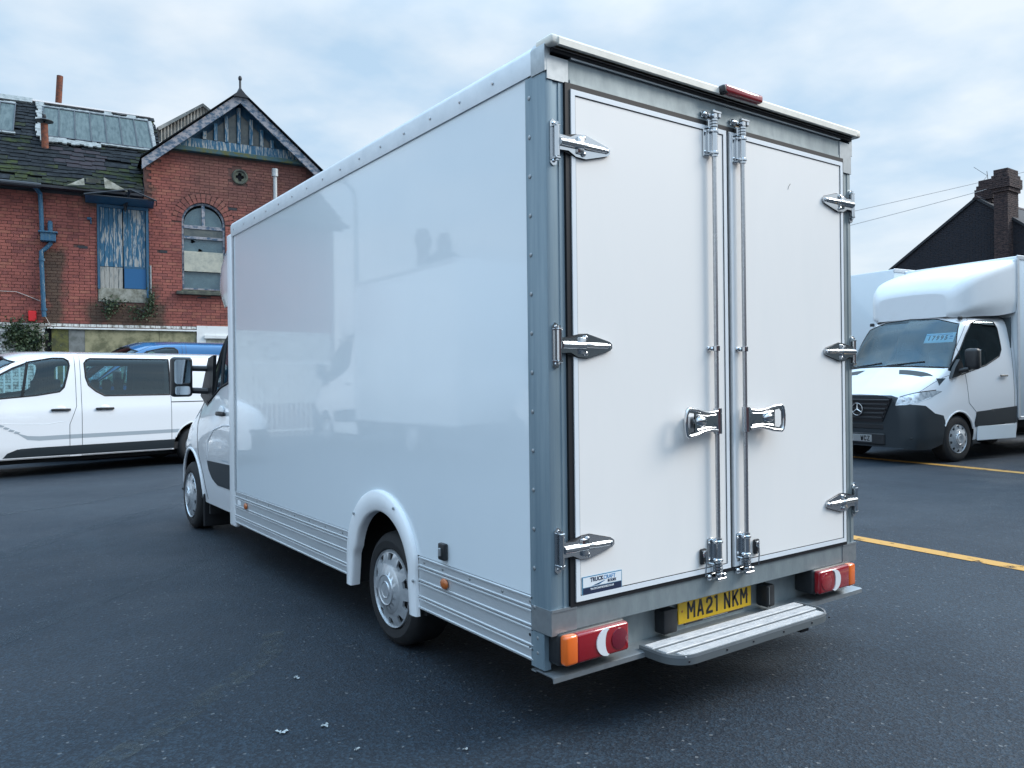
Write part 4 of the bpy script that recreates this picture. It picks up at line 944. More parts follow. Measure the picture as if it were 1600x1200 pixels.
# gasket frame and doors
gz0, gz1 = .474, 2.570
b = MB(); b.prism([[(.0905, gz0), (WX-.088, gz0), (WX-.088, gz1), (.0905, gz1)], [(.118, gz0+.018), (.118, gz1-.024), (WX-.101, gz1-.024), (WX-.101, gz0+.018)]], -.010, .05); b.box(1.072, 1.082, -.008, .03, gz0+.01, gz1-.02); part(b, 'door_seal', 'rubber')
def door_(x0, x1, hx, s):
    z0, z1 = .492, 2.546
    b = MB(); b.bbox(x0+.004, x1-.004, -.011, .05, z0+.004, z1-.004, .002); d = part(b, 'rear_door', 'door')
    o = [(x0, z0), (x1, z0), (x1, z1), (x0, z1)]; e = .021; i_ = [(x0+e, z0+e), (x0+e, z1-e), (x1-e, z1-e), (x1-e, z0+e)]
    b = MB(); b.prism([o, i_], -.0155, .0); part(b, 'edge_trim', 'grp', d)
    e2 = .0245; i2 = [(x0+e2, z0+e2), (x0+e2, z1-e2), (x1-e2, z1-e2), (x1-e2, z0+e2)]; b = MB(); b.prism([[(p[0], p[1]) for p in i_][::-1], i2], -.0125, .0); part(b, 'trim_seal', 'rubber', d)
    for hz in (2.322, 1.519, .709):
        b = MB(); S = lambda x: x0h+s*x; x0h = hx
        def P(l): return [(x0h+s*a, hz+c) for a, c in l]
        # frame plate with shaped ends
        b.prism(P([(-.020, -.082), (-.008, -.092), (.010, -.088), (.016, -.060), (.016, .060), (.010, .082), (-.008, .092), (-.020, .078)]), -.006, -.001)
        b.cyl((x0h+s*.004, -.018, hz-.058), (x0h+s*.004, -.018, hz+.062), .0115, 14); b.cyl((x0h+s*.004, -.018, hz-.075), (x0h+s*.004, -.018, hz+.078), .0065, 10)
        b.bbox(min(x0h-s*.008, x0h+s*.016), max(x0h-s*.008, x0h+s*.016), -.028, -.004, hz-.068, hz-.058, .002); b.bbox(min(x0h-s*.008, x0h+s*.016), max(x0h-s*.008, x0h+s*.016), -.028, -.004, hz+.060, hz+.068, .002)
        # leaf
        b.prism(P([(.012, -.030), (.060, -.028), (.098, -.046), (.150, -.049), (.270, -.018), (.282, -.008), (.282, .008), (.270, .018), (.150, .048), (.105, .045), (.070, .028), (.012, .031)]), -.0225, -.0165)
        b.tube([(x0h+s*a, -.024, hz+.001) for a in (.012, .05, .10, .13, .135, .20, .25)], [.016, .0165, .0165, .0165, .0135, .0125, .011], 14)
        b.bbox(min(x0h+s*.100, x0h+s*.135), max(x0h+s*.1, x0h+s*.135), -.033, -.02, hz-.034, hz+.034, .005, seg=2)
        for a, c in ((.135, .032), (.135, -.032), (.262, .0)): b.ball((x0h+s*a, -.026, hz+c), (.0105, .008, .0105), 10)
        for c in (.074, -.074): b.ball((x0h-s*.003, -.007, hz+c), (.008, .005, .008), 8)
        part(b, 'hinge', 'chrome', d, ang=30)
        b = MB(); b.prism(P([(.03, -.030), (.098, -.048), (.150, -.051), (.270, -.020), (.270, .020), (.150, .050), (.105, .047), (.03, .031)]), -.0165, -.0145); part(b, 'hinge_packer', 'rubber', d)
    return d
dL = door_(.117, 1.066, .036, 1); dR = door_(1.090, WX-.102, WX-.012, -1)
b = MB(); b.bbox(1.084, 1.0895, -.016, .0, .492, 2.546, .001); b.tube([(1.0875, -.016, .50), (1.0875, -.016, 2.54)], .0045, 8); part(b, 'centre_strip', 'alu', dR)
def rod(d, rx, hs):
    ry = -.036
    b = MB(); b.cyl((rx, ry, .50), (rx, ry, 2.55), .0105, 16); part(b, 'locking_rod', 'steel', d)
    for zc, s in ((2.53, 1), (.535, -1)):
        z0, z1 = (zc-.125, zc+.0) if s > 0 else (zc-.0, zc+.110)
        b = MB(); b.bbox(rx-.052, rx-.018, -.019, -.0145, z0-.005, z1+.005, .002)
        b.bbox(rx-.030, rx-.008, -.030, -.016, z0, z1, .004); b.cyl((rx, ry, z0-.004), (rx, ry, z1+.004), .0165, 16)
        for z in (z0+.012, z1-.014): b.lathe([(.0165, -.008), (.021, -.004), (.021, .004), (.0165, .008)], (rx, ry, z), 'z', 16); b.bbox(rx-.03, rx, -.046, -.02, z-.006, z+.006, .002)
        for z in (z0+.018, z1-.018): b.ball((rx-.043, -.020, z), (.007, .005, .007), 8)
        # collars then the cam that hooks behind the keeper
        ze = z1 if s > 0 else z0
        for k in range(3): b.lathe([(.012, -.006), (.0185, -.004), (.0185, .004), (.012, .006)], (rx, ry, ze+s*(.012+.013*k)), 'z', 14)
        b.bbox(rx-.034, rx-.012, -.034, -.014, min(ze, ze+s*.04), max(ze, ze+s*.04), .003)
        b.bbox(rx-.011, rx+.012, -.050, -.022, min(ze+s*.045, ze+s*.085), max(ze+s*.045, ze+s*.085), .004)
        part(b, 'rod_bracket', 'chrome', d, ang=30)
        b = MB(); zk = ze+s*.066
        b.ball((rx-.040, -.014, zk), (.015, .012, .015), 12); b.bbox(rx-.052, rx+.036, -.012, -.002, zk-.016, zk+.016, .004)
        b.bbox(rx+.018, rx+.034, -.052, -.01, zk-.016, zk+.016, .003); b.bbox(rx-.024, rx+.034, -.054, -.046, zk+s*.008-.006, zk+s*.008+.006, .002); part(b, 'rod_keeper', 'chrome', d, ang=30)
    b = MB(); b.bbox(rx-.040, rx-.006, -.022, -.0145, 1.508, 1.532, .004); b.tube([(rx-.014, -.018, 1.52), (rx, ry, 1.52)], .008, 8); b.lathe([(.0105, -.013), (.017, -.011), (.017, .011), (.0105, .013)], (rx, ry, 1.52), 'z', 16); b.ball((rx-.034, -.022, 1.52), (.009, .006, .009), 8); part(b, 'rod_clip', 'chrome', d, ang=30)
    # dog-bone handle
    s = hs; zc = 1.187; W_ = .243
    def wz(t): return .049+.013*max(0, (t-.35)/.65)**1.5*1.0-.010*math.sin(math.pi*min(1, t/.75))+(.006 if t < .1 else 0)
    T = [i/16 for i in range(17)]; outer = [(rx-s*.012+s*W_*t, zc+wz(t)) for t in T]
    end = [(rx-s*.012+s*(W_+.018*math.cos(R(a))), zc+(wz(1))*math.sin(R(a))) for a in (60, 35, 10, -10, -35, -60)]
    loop = outer+end+[(p[0], 2*zc-p[1]) for p in outer[::-1]]
    def hp(p): 
        t = abs(p[0]-rx)/W_; return (p[0], -.050-.022*t, p[1])
    b = MB(); b.tube([hp(p) for p in loop[2:-2]], .0085, 10)
    hole_ = [(rx+s*.185, zc+.040), (rx+s*.222, zc+.046), (rx+s*.236, zc+.03), (rx+s*.236, zc-.03), (rx+s*.222, zc-.046), (rx+s*.185, zc-.040)]
    ins = [(zc_[0]*1.0, zc+(zc_[1]-zc)*.93) for zc_ in loop]
    tr = tessellate_polygon([[Vector((*p, 0)) for p in ins], [Vector((*p, 0)) for p in hole_]]); fl = ins+hole_
    vs = [hp(p) for p in fl]+[(hp(p)[0], hp(p)[1]+.006, hp(p)[2]) for p in fl]; n = len(fl)
    b.add(vs, [tuple(t) for t in tr]+[tuple(i+n for i in t[::-1]) for t in tr])
    b.cyl((rx, ry-.004, zc-.058), (rx, ry-.004, zc+.058), .0195, 16)
    b.tube([hp((rx+s*.03, zc+.030)), hp((rx+s*.10, zc+.026)), hp((rx+s*.17, zc+.033))], .005, 6); b.tube([hp((rx+s*.03, zc-.030)), hp((rx+s*.10, zc-.026)), hp((rx+s*.17, zc-.033))], .005, 6)
    b.ball(tuple(a+c for a, c in zip(hp((rx+s*.14, zc+.004)), (0, -.002, 0))), (.036, .016, .024), 14)
    part(b, 'handle', 'chrome', d, ang=40)
    b = MB(); b.bbox(min(rx+s*.10, rx+s*.20), max(rx+s*.10, rx+s*.20), -.05, -.014, zc-.028, zc+.028, .008, seg=2); part(b, 'handle_latch', 'steel', d)
rod(dL, .954, -1); rod(dR, 1.157, 1)
for d, xc, zc in ((dL, .868, .572), (dR, 1.250, .568)):
    b = MB(); b.bbox(xc-.021, xc+.021, -.026, -.0135, zc-.036, zc+.036, .007, seg=2); k = part(b, 'strap_latch', 'black', d)
    b = MB(); b.ball((xc, -.028, zc+.012), (.011, .009, .018), 10); b.ball((xc-.012, -.027, zc+.026), .004, 6); b.ball((xc+.012, -.027, zc+.026), .004, 6); b.ball((xc, -.027, zc-.028), .004, 6); b.tube([(xc, -.034, zc+.014), (xc+.001, -.036, zc-.03), (xc+.001, -.030, zc-.088)], .0038, 6); part(b, 'latch_pin', 'chrome', d)
# sticker
b = MB(); sx0, sx1, sz0, sz1 = .148, .366, .508, .586
b.box(sx0, sx1, -.0140, -.0112, sz0, sz1, 0); b.box(sx0+.004, sx1-.004, -.0146, -.0141, sz0+.004, sz0+.032, 1); b.box(sx0+.004, sx1-.004, -.0146, -.0141, sz0+.0345, sz1-.004, 2)
text(b, 'TRUCK', .0235, MR((.226, -.0150, .5695), 'rear'), .92, .0006, mi=1); text(b, 'CRAFT', .0235, MR((.296, -.0150, .5695), 'rear'), .92, .0, mi=3); text(b, 'BODIES', .0155, MR((.309, -.0150, .553), 'rear'), .9, .0003, mi=1)
for k in range(3): b.add([(.196+.01*k, -.0151, .5445+.001*k), (.262+.004*k, -.0151, .5575), (.268+.002*k, -.0151, .5575), (.216+.01*k, -.0151, .5450)], [(0, 1, 2, 3)], 3)
text(b, 'TRUCKCRAFTBODIES.CO.UK', .0105, MR((.255, -.0150, .532), 'rear'), .95, .0002, mi=2)
MT['stk'] = mat('sticker blue edge', (.10, .25, .38), .4); MT['wht'] = mat('sticker white', (.78, .82, .85), .4)
b.build('sticker', ['stk', 'navy', 'wht', 'blueink'], dL, 0)
# --- lower rear
b = MB(); b.box(.03, WX-.03, .098, .13, .205, .40); part(b, 'rear_panel', 'galv')
b = MB(); b.prism([(.13, .205), (.13, .211), (.002, .211), (-.008, .2085), (-.010, .192), (-.014, .192), (-.014, .212), (-.004, .2165), (.098, .2165), (.098, .205)], -.004, WX+.045, 'x'); part(b, 'bumper_flange', 'galvl')
def tail(x0, x1, s):   # s=+1: amber end at x0
    z0, z1 = .258, .378; xs = lambda t: x0+(x1-x0)*t if s > 0 else x1-(x1-x0)*t
    def shape(t0, t1, r0=0.0, r1=0.0):
        a = [(t0, z0), (t1, z0+.004), (t1, z1-.008), (t0, z1)]
        return a
    b = MB(); b.bbox(x0-.008, x1+.008, -.018, .098, z0-.006, z1+.004, .014, seg=3); tl = part(b, 'tail_lamp', 'black')
    def lens(t0, t1, m_, nm, dy=0, rl=.012, zz=(z0, z1), seg=3):
        xa, xb = sorted((xs(t0), xs(t1))); q = MB(); q.bbox(xa, xb, -.052-dy, -.01, zz[0], zz[1], rl, seg=seg); part(q, nm, m_, tl, ang=50)
    lens(0, .20, 'orange', 'indicator_lens', 0, .014); lens(.17, 1.0, 'red', 'red_lens', -.0012, .014)
    xc = xs(.665); cz = (z0+z1)/2
    q = MB(); c1 = [(xc+s*(-.012+.058*math.cos(R(a)))-0*s, cz+.056*math.sin(R(a))) for a in range(90, 271, 15)]; c2 = [(xc+s*(-.002+.022*math.cos(R(a))), cz+.050*math.sin(R(a))) for a in range(270, 89, -15)]
    q.prism(c1+c2, -.0555, -.03); part(q, 'reversing_lens', 'whitelens', tl)
    q = MB(); cx2 = xs(.83); q.lathe([(0, -.057), (.03, -.0565), (.043, -.054), (.045, -.04)], (cx2, 0, cz), 'y', 24); part(q, 'fog_lens', 'dred' if s > 0 else 'red', tl)
tail(.028, .372, 1); tail(WX-.405, WX-.075, -1)
b = MB(); b.bbox(.668, .755, .035, .097, .236, .345, .008, seg=2); part(b, 'black_box', 'black'); b = MB(); b.bbox(1.395, 1.458, .025, .097, .232, .345, .012, seg=2); part(b, 'black_box', 'black'); b = MB(); b.box(1.405, 1.408, .022, .026, .25, .335); b.box(.752, .756, .036, .07, .335, .338); part(b, 'black_box_edge', 'galvl')
# number plate
b = MB(); b.bbox(.805, 1.335, .078, .084, .247, .358, .004, 0); b.box(.86, 1.28, .085, .096, .236, .247, 1)
for ch, cx in zip('MA21NKM', (.893, .957, 1.020, 1.074, 1.150, 1.212, 1.276)): plate_char(b, ch, 0, 0, .047, .079, .0125, MR((cx, .0778, .3035), 'rear'))
for x in (.832, 1.306): b.ball((x, .078, .305), (.006, .002, .006), 8, 2)
b.box(.98, 1.16, .0835, .0848, .2395, .2425, 3)
part(b, 'number_plate', ['yplate', 'ink', 'dorange', 'stripe'])
# step
def step():
    x0, x1, y0, y1, z = .495, 1.612, -.205, .020, .226
    def rr(e): return [(x0+e, y1)]+[(x0+.11+(.11-e)*math.cos(R(a)), y0+.11+(.11-e)*math.sin(R(a))) for a in range(180, 271, 15)]+[(x1-.11+(.11-e)*math.cos(R(a)), y0+.11+(.11-e)*math.sin(R(a))) for a in range(270, 361, 15)]+[(x1-e, y1)]
    b = MB(); b.prism(rr(0), z-.032, z-.003, 'z'); st_ = part(b, 'rear_step', 'galvd', ang=40)
    for k, (ya, yb, e) in enumerate(((-.194, -.138, .045), (-.118, -.062, .012), (-.042, .012, .008))):
        q = MB()
        q.bbox(x0+e+.01, x1-e-.01, ya, yb, z-.003, z+.006, .002); 
        for j in range(5):
            yy = ya+.006+(yb-ya-.012)*j/4; q.tube([(x0+e+.015, yy, z+.006), (x1-e-.015, yy, z+.006)], .0022, 5)
        part(q, 'tread', 'treadm', st_)
    q = MB(); 
    o = rr(0); i_ = rr(.008); vs = [(p[0], p[1], z-.003) for p in o]+[(p[0], p[1], z+.009) for p in o]+[(p[0], p[1], z+.009) for p in i_]+[(p[0], p[1], z-.003) for p in i_]; n = len(o)
    q.add(vs, [(r_*n+i, r_*n+i+1, (r_+1)*n+i+1, (r_+1)*n+i) for r_ in range(3) for i in range(n-1)]); part(q, 'edging', 'galvl', st_)
    for x in (.56, .80, .98, 1.20, 1.42, 1.56): q = MB(); q.ball((x, y0-.001, z-.014), (.006, .003, .006), 8); part(q, 'bolt', 'ink', st_)
    for xa in (.66, 1.40): q = MB(); q.box(xa, xa+.06, -.16, .2, z-.07, z-.032); part(q, 'step_arm', 'under', st_)
MT['treadm'] = mat('ribbed alloy tread', (.42, .43, .44), .55, metal=.3, var=(55, .35, .7), col2=(.30, .32, .34), stretch=(.3, 1, 1))
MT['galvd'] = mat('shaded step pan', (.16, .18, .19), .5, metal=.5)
step()
# side furniture
b = MB(); b.ball((-.006, .815, .417), (.012, .034, .026), 20); part(b, 'side_marker', 'dorange'); b = MB(); b.ball((-.006, 3.905, .412), (.012, .034, .026), 20); part(b, 'side_marker', 'dorange')
b = MB(); b.bbox(-.022, .004, .790, .848, .530, .612, .008, seg=2); k = part(b, 'side_catch', 'black'); b = MB(); b.bbox(-.030, -.020, .812, .832, .552, .590, .003); part(b, 'catch_insert', 'galvl', k)
b = MB(); b.box(-.001, .004, 4.05, 4.13, .40, .445); part(b, 'small_label', 'wht')
# --- wheels
wheel(van, (.062, 1.475, .25), .31, .212, .20, -1); wheel(van, (WX-.062, 1.475, .25), .31, .212, .20, 1)
# --- cab
ST = [(4.16, [(.985, .26), (1.005, .5), (1.012, .9), (.995, 1.25), (.93, 1.75), (.85, 1.98), (.5, 2.10), (0, 2.12)]),
 (4.7, [(.985, .26), (1.005, .5), (1.012, .9), (.995, 1.24), (.93, 1.74), (.85, 1.98), (.5, 2.10), (0, 2.12)]),
 (5.05, [(.985, .26), (1.005, .5), (1.012, .9), (.99, 1.22), (.935, 1.60), (.865, 1.85), (.5, 2.02), (0, 2.06)]),
 (5.45, [(.985, .26), (1.005, .5), (1.012, .86), (.985, 1.14), (.95, 1.30), (.88, 1.44), (.5, 1.62), (0, 1.68)]),
 (5.85, [(.985, .26), (1.005, .5), (1.008, .8), (.975, 1.03), (.93, 1.13), (.85, 1.20), (.5, 1.28), (0, 1.31)]),
 (6.2, [(.975, .20), (.995, .45), (.98, .74), (.94, .94), (.88, 1.03), (.77, 1.09), (.45, 1.14), (0, 1.16)]),
 (6.5, [(.90, .20), (.92, .42), (.90, .64), (.85, .80), (.79, .90), (.66, .97), (.4, 1.01), (0, 1.02)]),
 (6.68, [(.72, .22), (.74, .4), (.72, .57), (.67, .70), (.6, .78), (.5, .83), (.3, .86), (0, .86)])]
B = Body([(y, p) for y, p in ST], .03, (False, True))
WPOLY = [(4.45, 1.98), (4.72, 1.955), (5.06, 1.765), (5.30, 1.52), (5.50, 1.335), (5.32, 1.215), (4.90, 1.36), (4.66, 1.40), (4.45, 1.40)]
CIR = [(5.93+.44*math.cos(a), .31+.44*math.sin(a)) for a in [2*math.pi*i/40 for i in range(40)]]
DPOLY = [(4.40, .30), (5.34, .30), (5.44, .52), (5.60, .72), (5.66, 1.0), (5.58, 1.22), (5.30, 1.56), (5.07, 1.80), (4.75, 2.0), (4.40, 2.02)]
CPOLY = [(4.42, .47), (4.95, .47), (5.13, .52), (5.24, .60), (5.27, .672), (4.42, .685)]
LOWC = [(6.25, .15), (6.8, .15), (6.8, .62), (6.45, .60), (6.28, .45)]
def shiftx(o):
    for q in (o if isinstance(o, list) else [o]): q.location = (WX/2, 0, 0)
    return o
for ax in 'LR':
    B.region('cut', CIR, ax); B.region('door', DPOLY, ax); B.region('glass', WPOLY, ax, over=(0, B.names.index('door'))); B.region('clad', CPOLY, ax, over=(0, B.names.index('door'))); B.region('bumper', LOWC, ax)
B.region('ws', [(-.90, 1.26), (.90, 1.26), (.78, 2.0), (-.78, 2.0)], 'F'); B.region('bumper', [(-1, .15), (1, .15), (1, .55), (-1, .55)], 'F')
MT['shell'] = bpy.data.materials.new('cab shell paint'); MT['shell'].use_nodes = True
def two_sided(M, front, back):
    t = M.node_tree; b1 = t.nodes['Principled BSDF']; b1.inputs['Base Color'].default_value = (*front, 1); b1.inputs['Roughness'].default_value = .25; b1.inputs['Coat Weight'].default_value = 1; b1.inputs['Coat Roughness'].default_value = .02
    b2 = t.nodes.new('ShaderNodeBsdfDiffuse'); b2.inputs[0].default_value = (*back, 1); g_ = t.nodes.new('ShaderNodeNewGeometry'); x = t.nodes.new('ShaderNodeMixShader'); t.links.new(g_.outputs['Backfacing'], x.inputs[0]); t.links.new(b1.outputs[0], x.inputs[1]); t.links.new(b2.outputs[0], x.inputs[2]); t.links.new(x.outputs[0], t.nodes['Material Output'].inputs[0])
two_sided(MT['shell'], (.77, .79, .82), (.16, .17, .18))
shiftx(B.mesh('body', 'cab_body', 'shell', van)); shiftx(B.mesh('bumper', 'bumper', 'clad', van, split=False)); shiftx(B.mesh('ws', 'windscreen', 'wsglass', van))
dd = shiftx(B.mesh('door', 'cab_door', 'shell', van, split=True)); shiftx(B.mesh('clad', 'door_cladding', 'clad', van, off=.006, split=True))
o = B.mesh('glass', 'window', 'glass', van, split=True); shiftx(o)
for ax in 'LR':
    sm = MB(); B.seam(sm, WPOLY, ax, .014, off=-.002); B.seam(sm, [(4.98, 1.80), (4.86, 1.37)], ax, .016, closed=False); B.seam(sm, [(5.04, 1.75), (5.12, 1.30)], ax, .014, closed=False); shiftx(sm.build('window_seal', 'rubber', van))
    sm = MB(); B.seam(sm, DPOLY[1:-1], ax, .0035, closed=False); shiftx(sm.build('door_gap', 'ink', van))
for ax in 'LR': sm = MB(); B.seam(sm, CIR[:21], ax, .016, closed=False, n=8, off=-.004); shiftx(sm.build('arch_lip', 'grp', van))
for q in (-1, 1): b = MB(); b.prism([(5.20, 1.12), (5.60, 1.28), (5.30, 1.64), (5.12, 1.66)], q*.985, q*.955, 'x'); shiftx(b.build('mirror_sail', 'black', van))
# door mirror
b = MB(); b.bbox(-.225, -.035, 5.38, 5.50, 1.275, 1.650, .035, seg=3); mr = part(b, 'door_mirror', 'black', ang=50)
b = MB(); b.prism(rrect(-.205, -.062, 1.395, 1.625, .03), 5.374, 5.379); part(b, 'mirror_glass', 'mirror', mr); b = MB(); b.prism(rrect(-.200, -.066, 1.295, 1.375, .02), 5.374, 5.379); part(b, 'mirror_glass', 'mirror', mr)
b = MB(); b.tube([(-.05, 5.44, 1.545), (.10, 5.36, 1.540)], .028, 10); part(b, 'mirror_arm', 'black', mr); b = MB(); b.tube([(-.05, 5.44, 1.335), (.10, 5.34, 1.325)], .030, 10); part(b, 'mirror_arm', 'black', mr)
b = MB(); b.bbox(WX+.035, WX+.225, 5.38, 5.50, 1.275, 1.650, .035, seg=3); b.tube([(WX+.05, 5.44, 1.545), (WX-.10, 5.36, 1.540)], .028, 10); b.tube([(WX+.05, 5.44, 1.335), (WX-.10, 5.34, 1.325)], .03, 10); part(b, 'door_mirror', 'black', ang=50)
b = MB(); b.bbox(.030, .056, 4.66, 4.90, 1.105, 1.145, .012, seg=2); h_ = part(b, 'door_handle', 'black'); b = MB(); b.ball((.058, 4.80, 1.148), (.012, .08, .05), 14); part(b, 'handle_cup', 'grp', h_)
b = MB(); b.box(.056, .058, 4.60, 4.80, .700, .715); part(b, 'badge', 'stripe')
# crease of the front wing flowing into the door
sm = MB(); B.seam(sm, [(5.30, .70), (5.24, .86), (5.05, .97), (4.75, 1.02), (4.45, 1.03)], 'L', .010, closed=False, n=8, off=-.004); shiftx(sm.build('door_crease', 'grp', van))
b = MB(); b.box(.10, WX-.10, 4.3, 5.3, .26, .34); b.box(.15, WX-.15, 5.25, 5.85, .34, 1.12); b.box(.10, WX-.1, 4.14, 4.17, .3, 2.0); b.bbox(.2, .72, 4.45, 5.0, .5, .75, .05); b.bbox(.2, .72, 4.35, 4.5, .7, 1.35, .05); b.bbox(.36, .56, 4.38, 4.46, 1.33, 1.55, .03); b.bbox(.9, 1.9, 4.35, 4.5, .7, 1.35, .05); b.bbox(.9, 1.9, 4.45, 5.0, .5, .75, .05); part(b, 'cab_interior', 'trim')
b = MB(); b.tube([(1.6+.19*math.cos(2*math.pi*i/20), 5.12+.05*math.sin(2*math.pi*i/20), 1.12+.18*math.sin(2*math.pi*i/20)) for i in range(20)], .014, 6, closed=True); part(b, 'steering_wheel', 'black')
b = MB(); b.box(.08, .30, 5.30, 6.4, .28, .30); b.box(.46, .48, 5.3, 6.6, .1, .9); b.box(WX-.48, WX-.46, 5.3, 6.6, .1, .9); b.box(.1, WX-.1, 5.36, 5.40, .15, .9); part(b, 'wing_liner', 'under')
wheel(van, (.075, 5.93, .275), .335, .225, .20, -1); wheel(van, (WX-.075, 5.93, .275), .335, .225, .20, 1)
b = MB(); b.bbox(.06, .42, 5.44, 5.47, .02, .34, .01); part(b, 'mud_flap', 'rubber')
b = MB(); b.bbox(.15, .55, 4.25, 4.60, .16, .24, .02); b.tube([(.3, 4.6, .2), (.3, 5.3, .24)], .03, 8); part(b, 'step_tube', 'under')
# wind deflector over the cab
FS = [(4.15, [(1.05, 2.06), (1.062, 2.25), (1.062, 2.5), (1.03, 2.66), (.6, 2.70), (0, 2.71)]),
 (4.45, [(1.03, 2.06), (1.06, 2.25), (1.055, 2.45), (1.0, 2.60), (.6, 2.66), (0, 2.67)]),
 (4.75, [(.98, 2.07), (1.02, 2.22), (1.01, 2.40), (.94, 2.52), (.55, 2.58), (0, 2.59)]),
 (4.98, [(.86, 2.12), (.90, 2.22), (.88, 2.34), (.80, 2.42), (.5, 2.46), (0, 2.47)]), (5.06, [(.6, 2.2), (.64, 2.25), (.62, 2.30), (.55, 2.34), (.3, 2.36), (0, 2.36)])]
D = Body(FS, .05, (False, True)); shiftx(D.mesh('body', 'wind_deflector', 'shell', van))
b = MB(); b.box(.04, WX-.04, 4.14, 4.3, .24, ZT); part(b, 'bulkhead', 'grp')

b = MB(); b.tube([(1.545, -.0118, 2.335), (1.552, -.0118, 2.352), (1.566, -.0118, 2.366)], .0011, 5); part(b, 'scratch', 'black', dR)
# ================================================================== parked luton van on the right (origin: ground under the front axle, +y forward)
def luton(loc, rz, label, group):
    t = thing('luton_van', label, 'box van', loc, rz, group)
    def part(mb, name, m, p=None, ang=35, **k): return mb.build(name, m, p if p is not None else t, ang, **k)
    ST = [(-1.68, [(1.05, .36), (1.08, .55), (1.09, 1.0), (1.07, 1.50), (1.01, 2.1), (.92, 2.45), (.5, 2.60), (0, 2.62)]),
     (-.9, [(1.05, .36), (1.08, .55), (1.09, 1.0), (1.07, 1.50), (1.01, 2.08), (.92, 2.44), (.5, 2.60), (0, 2.62)]),
     (-.42, [(1.05, .36), (1.08, .55), (1.09, 1.0), (1.065, 1.48), (1.0, 2.02), (.91, 2.38), (.5, 2.54), (0, 2.57)]),
     (-.12, [(1.05, .36), (1.08, .55), (1.09, .98), (1.06, 1.44), (1.01, 1.80), (.95, 2.02), (.5, 2.28), (0, 2.34)]),
     (.18, [(1.05, .36), (1.08, .55), (1.085, .95), (1.055, 1.32), (1.01, 1.50), (.96, 1.60), (.5, 1.86), (0, 1.95)]),
     (.42, [(1.05, .32), (1.08, .5), (1.075, .88), (1.04, 1.22), (.99, 1.40), (.90, 1.50), (.5, 1.62), (0, 1.68)]),
     (.75, [(1.04, .25), (1.06, .48), (1.045, .8), (1.0, 1.10), (.95, 1.26), (.85, 1.35), (.48, 1.43), (0, 1.46)]),
     (1.0, [(.97, .25), (1.0, .45), (.985, .75), (.94, .99), (.88, 1.12), (.78, 1.20), (.42, 1.27), (0, 1.28)]),
     (1.13, [(.80, .27), (.83, .45), (.82, .7), (.78, .88), (.72, 1.00), (.63, 1.09), (.36, 1.15), (0, 1.165)])]
    B = Body(ST, .032, (False, True))
    WP = [(.16, 1.56), (-.16, 1.90), (-.36, 2.16), (-.58, 2.37), (-.74, 2.42), (-1.22, 2.42), (-1.28, 2.30), (-1.30, 1.92), (-1.22, 1.80), (-.80, 1.64), (-.40, 1.55), (-.1, 1.48)]
    DP = [(-1.60, .36), (-.50, .36), (-.46, .84), (-.26, 1.0), (-.22, 1.43), (-.10, 1.95), (-.40, 2.32), (-.62, 2.48), (-1.52, 2.50), (-1.60, 2.40)]
    CP = [(-1.66, .62), (-.44, .58), (-.42, .66), (-.48, .84), (-1.66, .91)]
    CIR = [(.42*math.cos(a)+.01, .42+.44*math.sin(a)) for a in [2*math.pi*i/40 for i in range(40)]]
    BL = [(.30, .15), (1.3, .15), (1.3, 1.02), (.98, .99), (.80, .97), (.62, .84), (.42, .80), (.38, .7)]
    BF = [(-1.1, .15), (1.1, .15), (1.1, .82), (.90, .985), (.70, .985), (.74, 1.10), (.60, 1.145), (-.60, 1.145), (-.74, 1.10), (-.70, .985), (-.90, .985), (-1.1, .82)]
    WS = [(-.99, 1.60), (-.5, 1.635), (0, 1.645), (.5, 1.635), (.99, 1.60), (.96, 2.0), (.88, 2.36), (.5, 2.47), (0, 2.50), (-.5, 2.47), (-.88, 2.36), (-.96, 2.0)]
    for ax in 'LR':
        B.region('cut', CIR, ax); B.region('bumper', BL, ax); B.region('door', DP, ax); dn = B.names.index('door')
        B.region('glass', WP, ax, over=(0, dn)); B.region('clad', CP, ax, over=(0, dn))
    B.region('ws', WS, 'F', nmin=.12); B.region('bumper', BF, 'F')
    HLs = []
    for s in (-1, 1):
        HL = [(s*.70, .975), (s*.725, 1.105), (s*.88, 1.165), (s*1.03, 1.215), (s*1.045, 1.20), (s*1.02, 1.10), (s*.97, 1.02), (s*.86, .985)]; HLs.append(HL)
        B.region('lamp', HL, 'F', over=(0, B.names.index('bumper')), nmin=.08)
    B.mesh('body', 'cab_body', 'shell', t); B.mesh('bumper', 'bumper', 'clad', t); B.mesh('ws', 'windscreen', 'wsglass', t); dd = B.mesh('door', 'cab_door', 'shell', t, split=True)
    B.mesh('glass', 'window', 'dglass', t, split=True); B.mesh('clad', 'door_cladding', 'clad', t, off=.008, split=True); B.mesh('lamp', 'headlamp', 'lamp', t, off=.002, split=True)
    for ax in 'LR': sm = MB(); B.seam(sm, WP, ax, .012, off=-.002); part(sm, 'window_seal', 'rubber')
    sm = MB(); B.seam(sm, WS, 'F', .012, off=-.003); part(sm, 'window_seal', 'rubber')
    for ax in 'LR': sm = MB(); B.seam(sm, DP, ax, .0035); B.seam(sm, [(-.06, 1.52), (.3, 1.44), (.6, 1.32), (.85, 1.2)], ax, .003, closed=False); part(sm, 'panel_gap', 'ink')
    for q in (-1, 1): sm = MB(); B.seam(sm, [(q*.74, 1.115), (q*.9, 1.18), (q*1.02, 1.225)], 'F', .009, closed=False); part(sm, 'panel_gap', 'ink')
    for ax in 'LR': sm = MB(); B.seam(sm, CIR[3:19], ax, .016, closed=False, n=8, off=-.006); part(sm, 'arch_lip', 'paint')
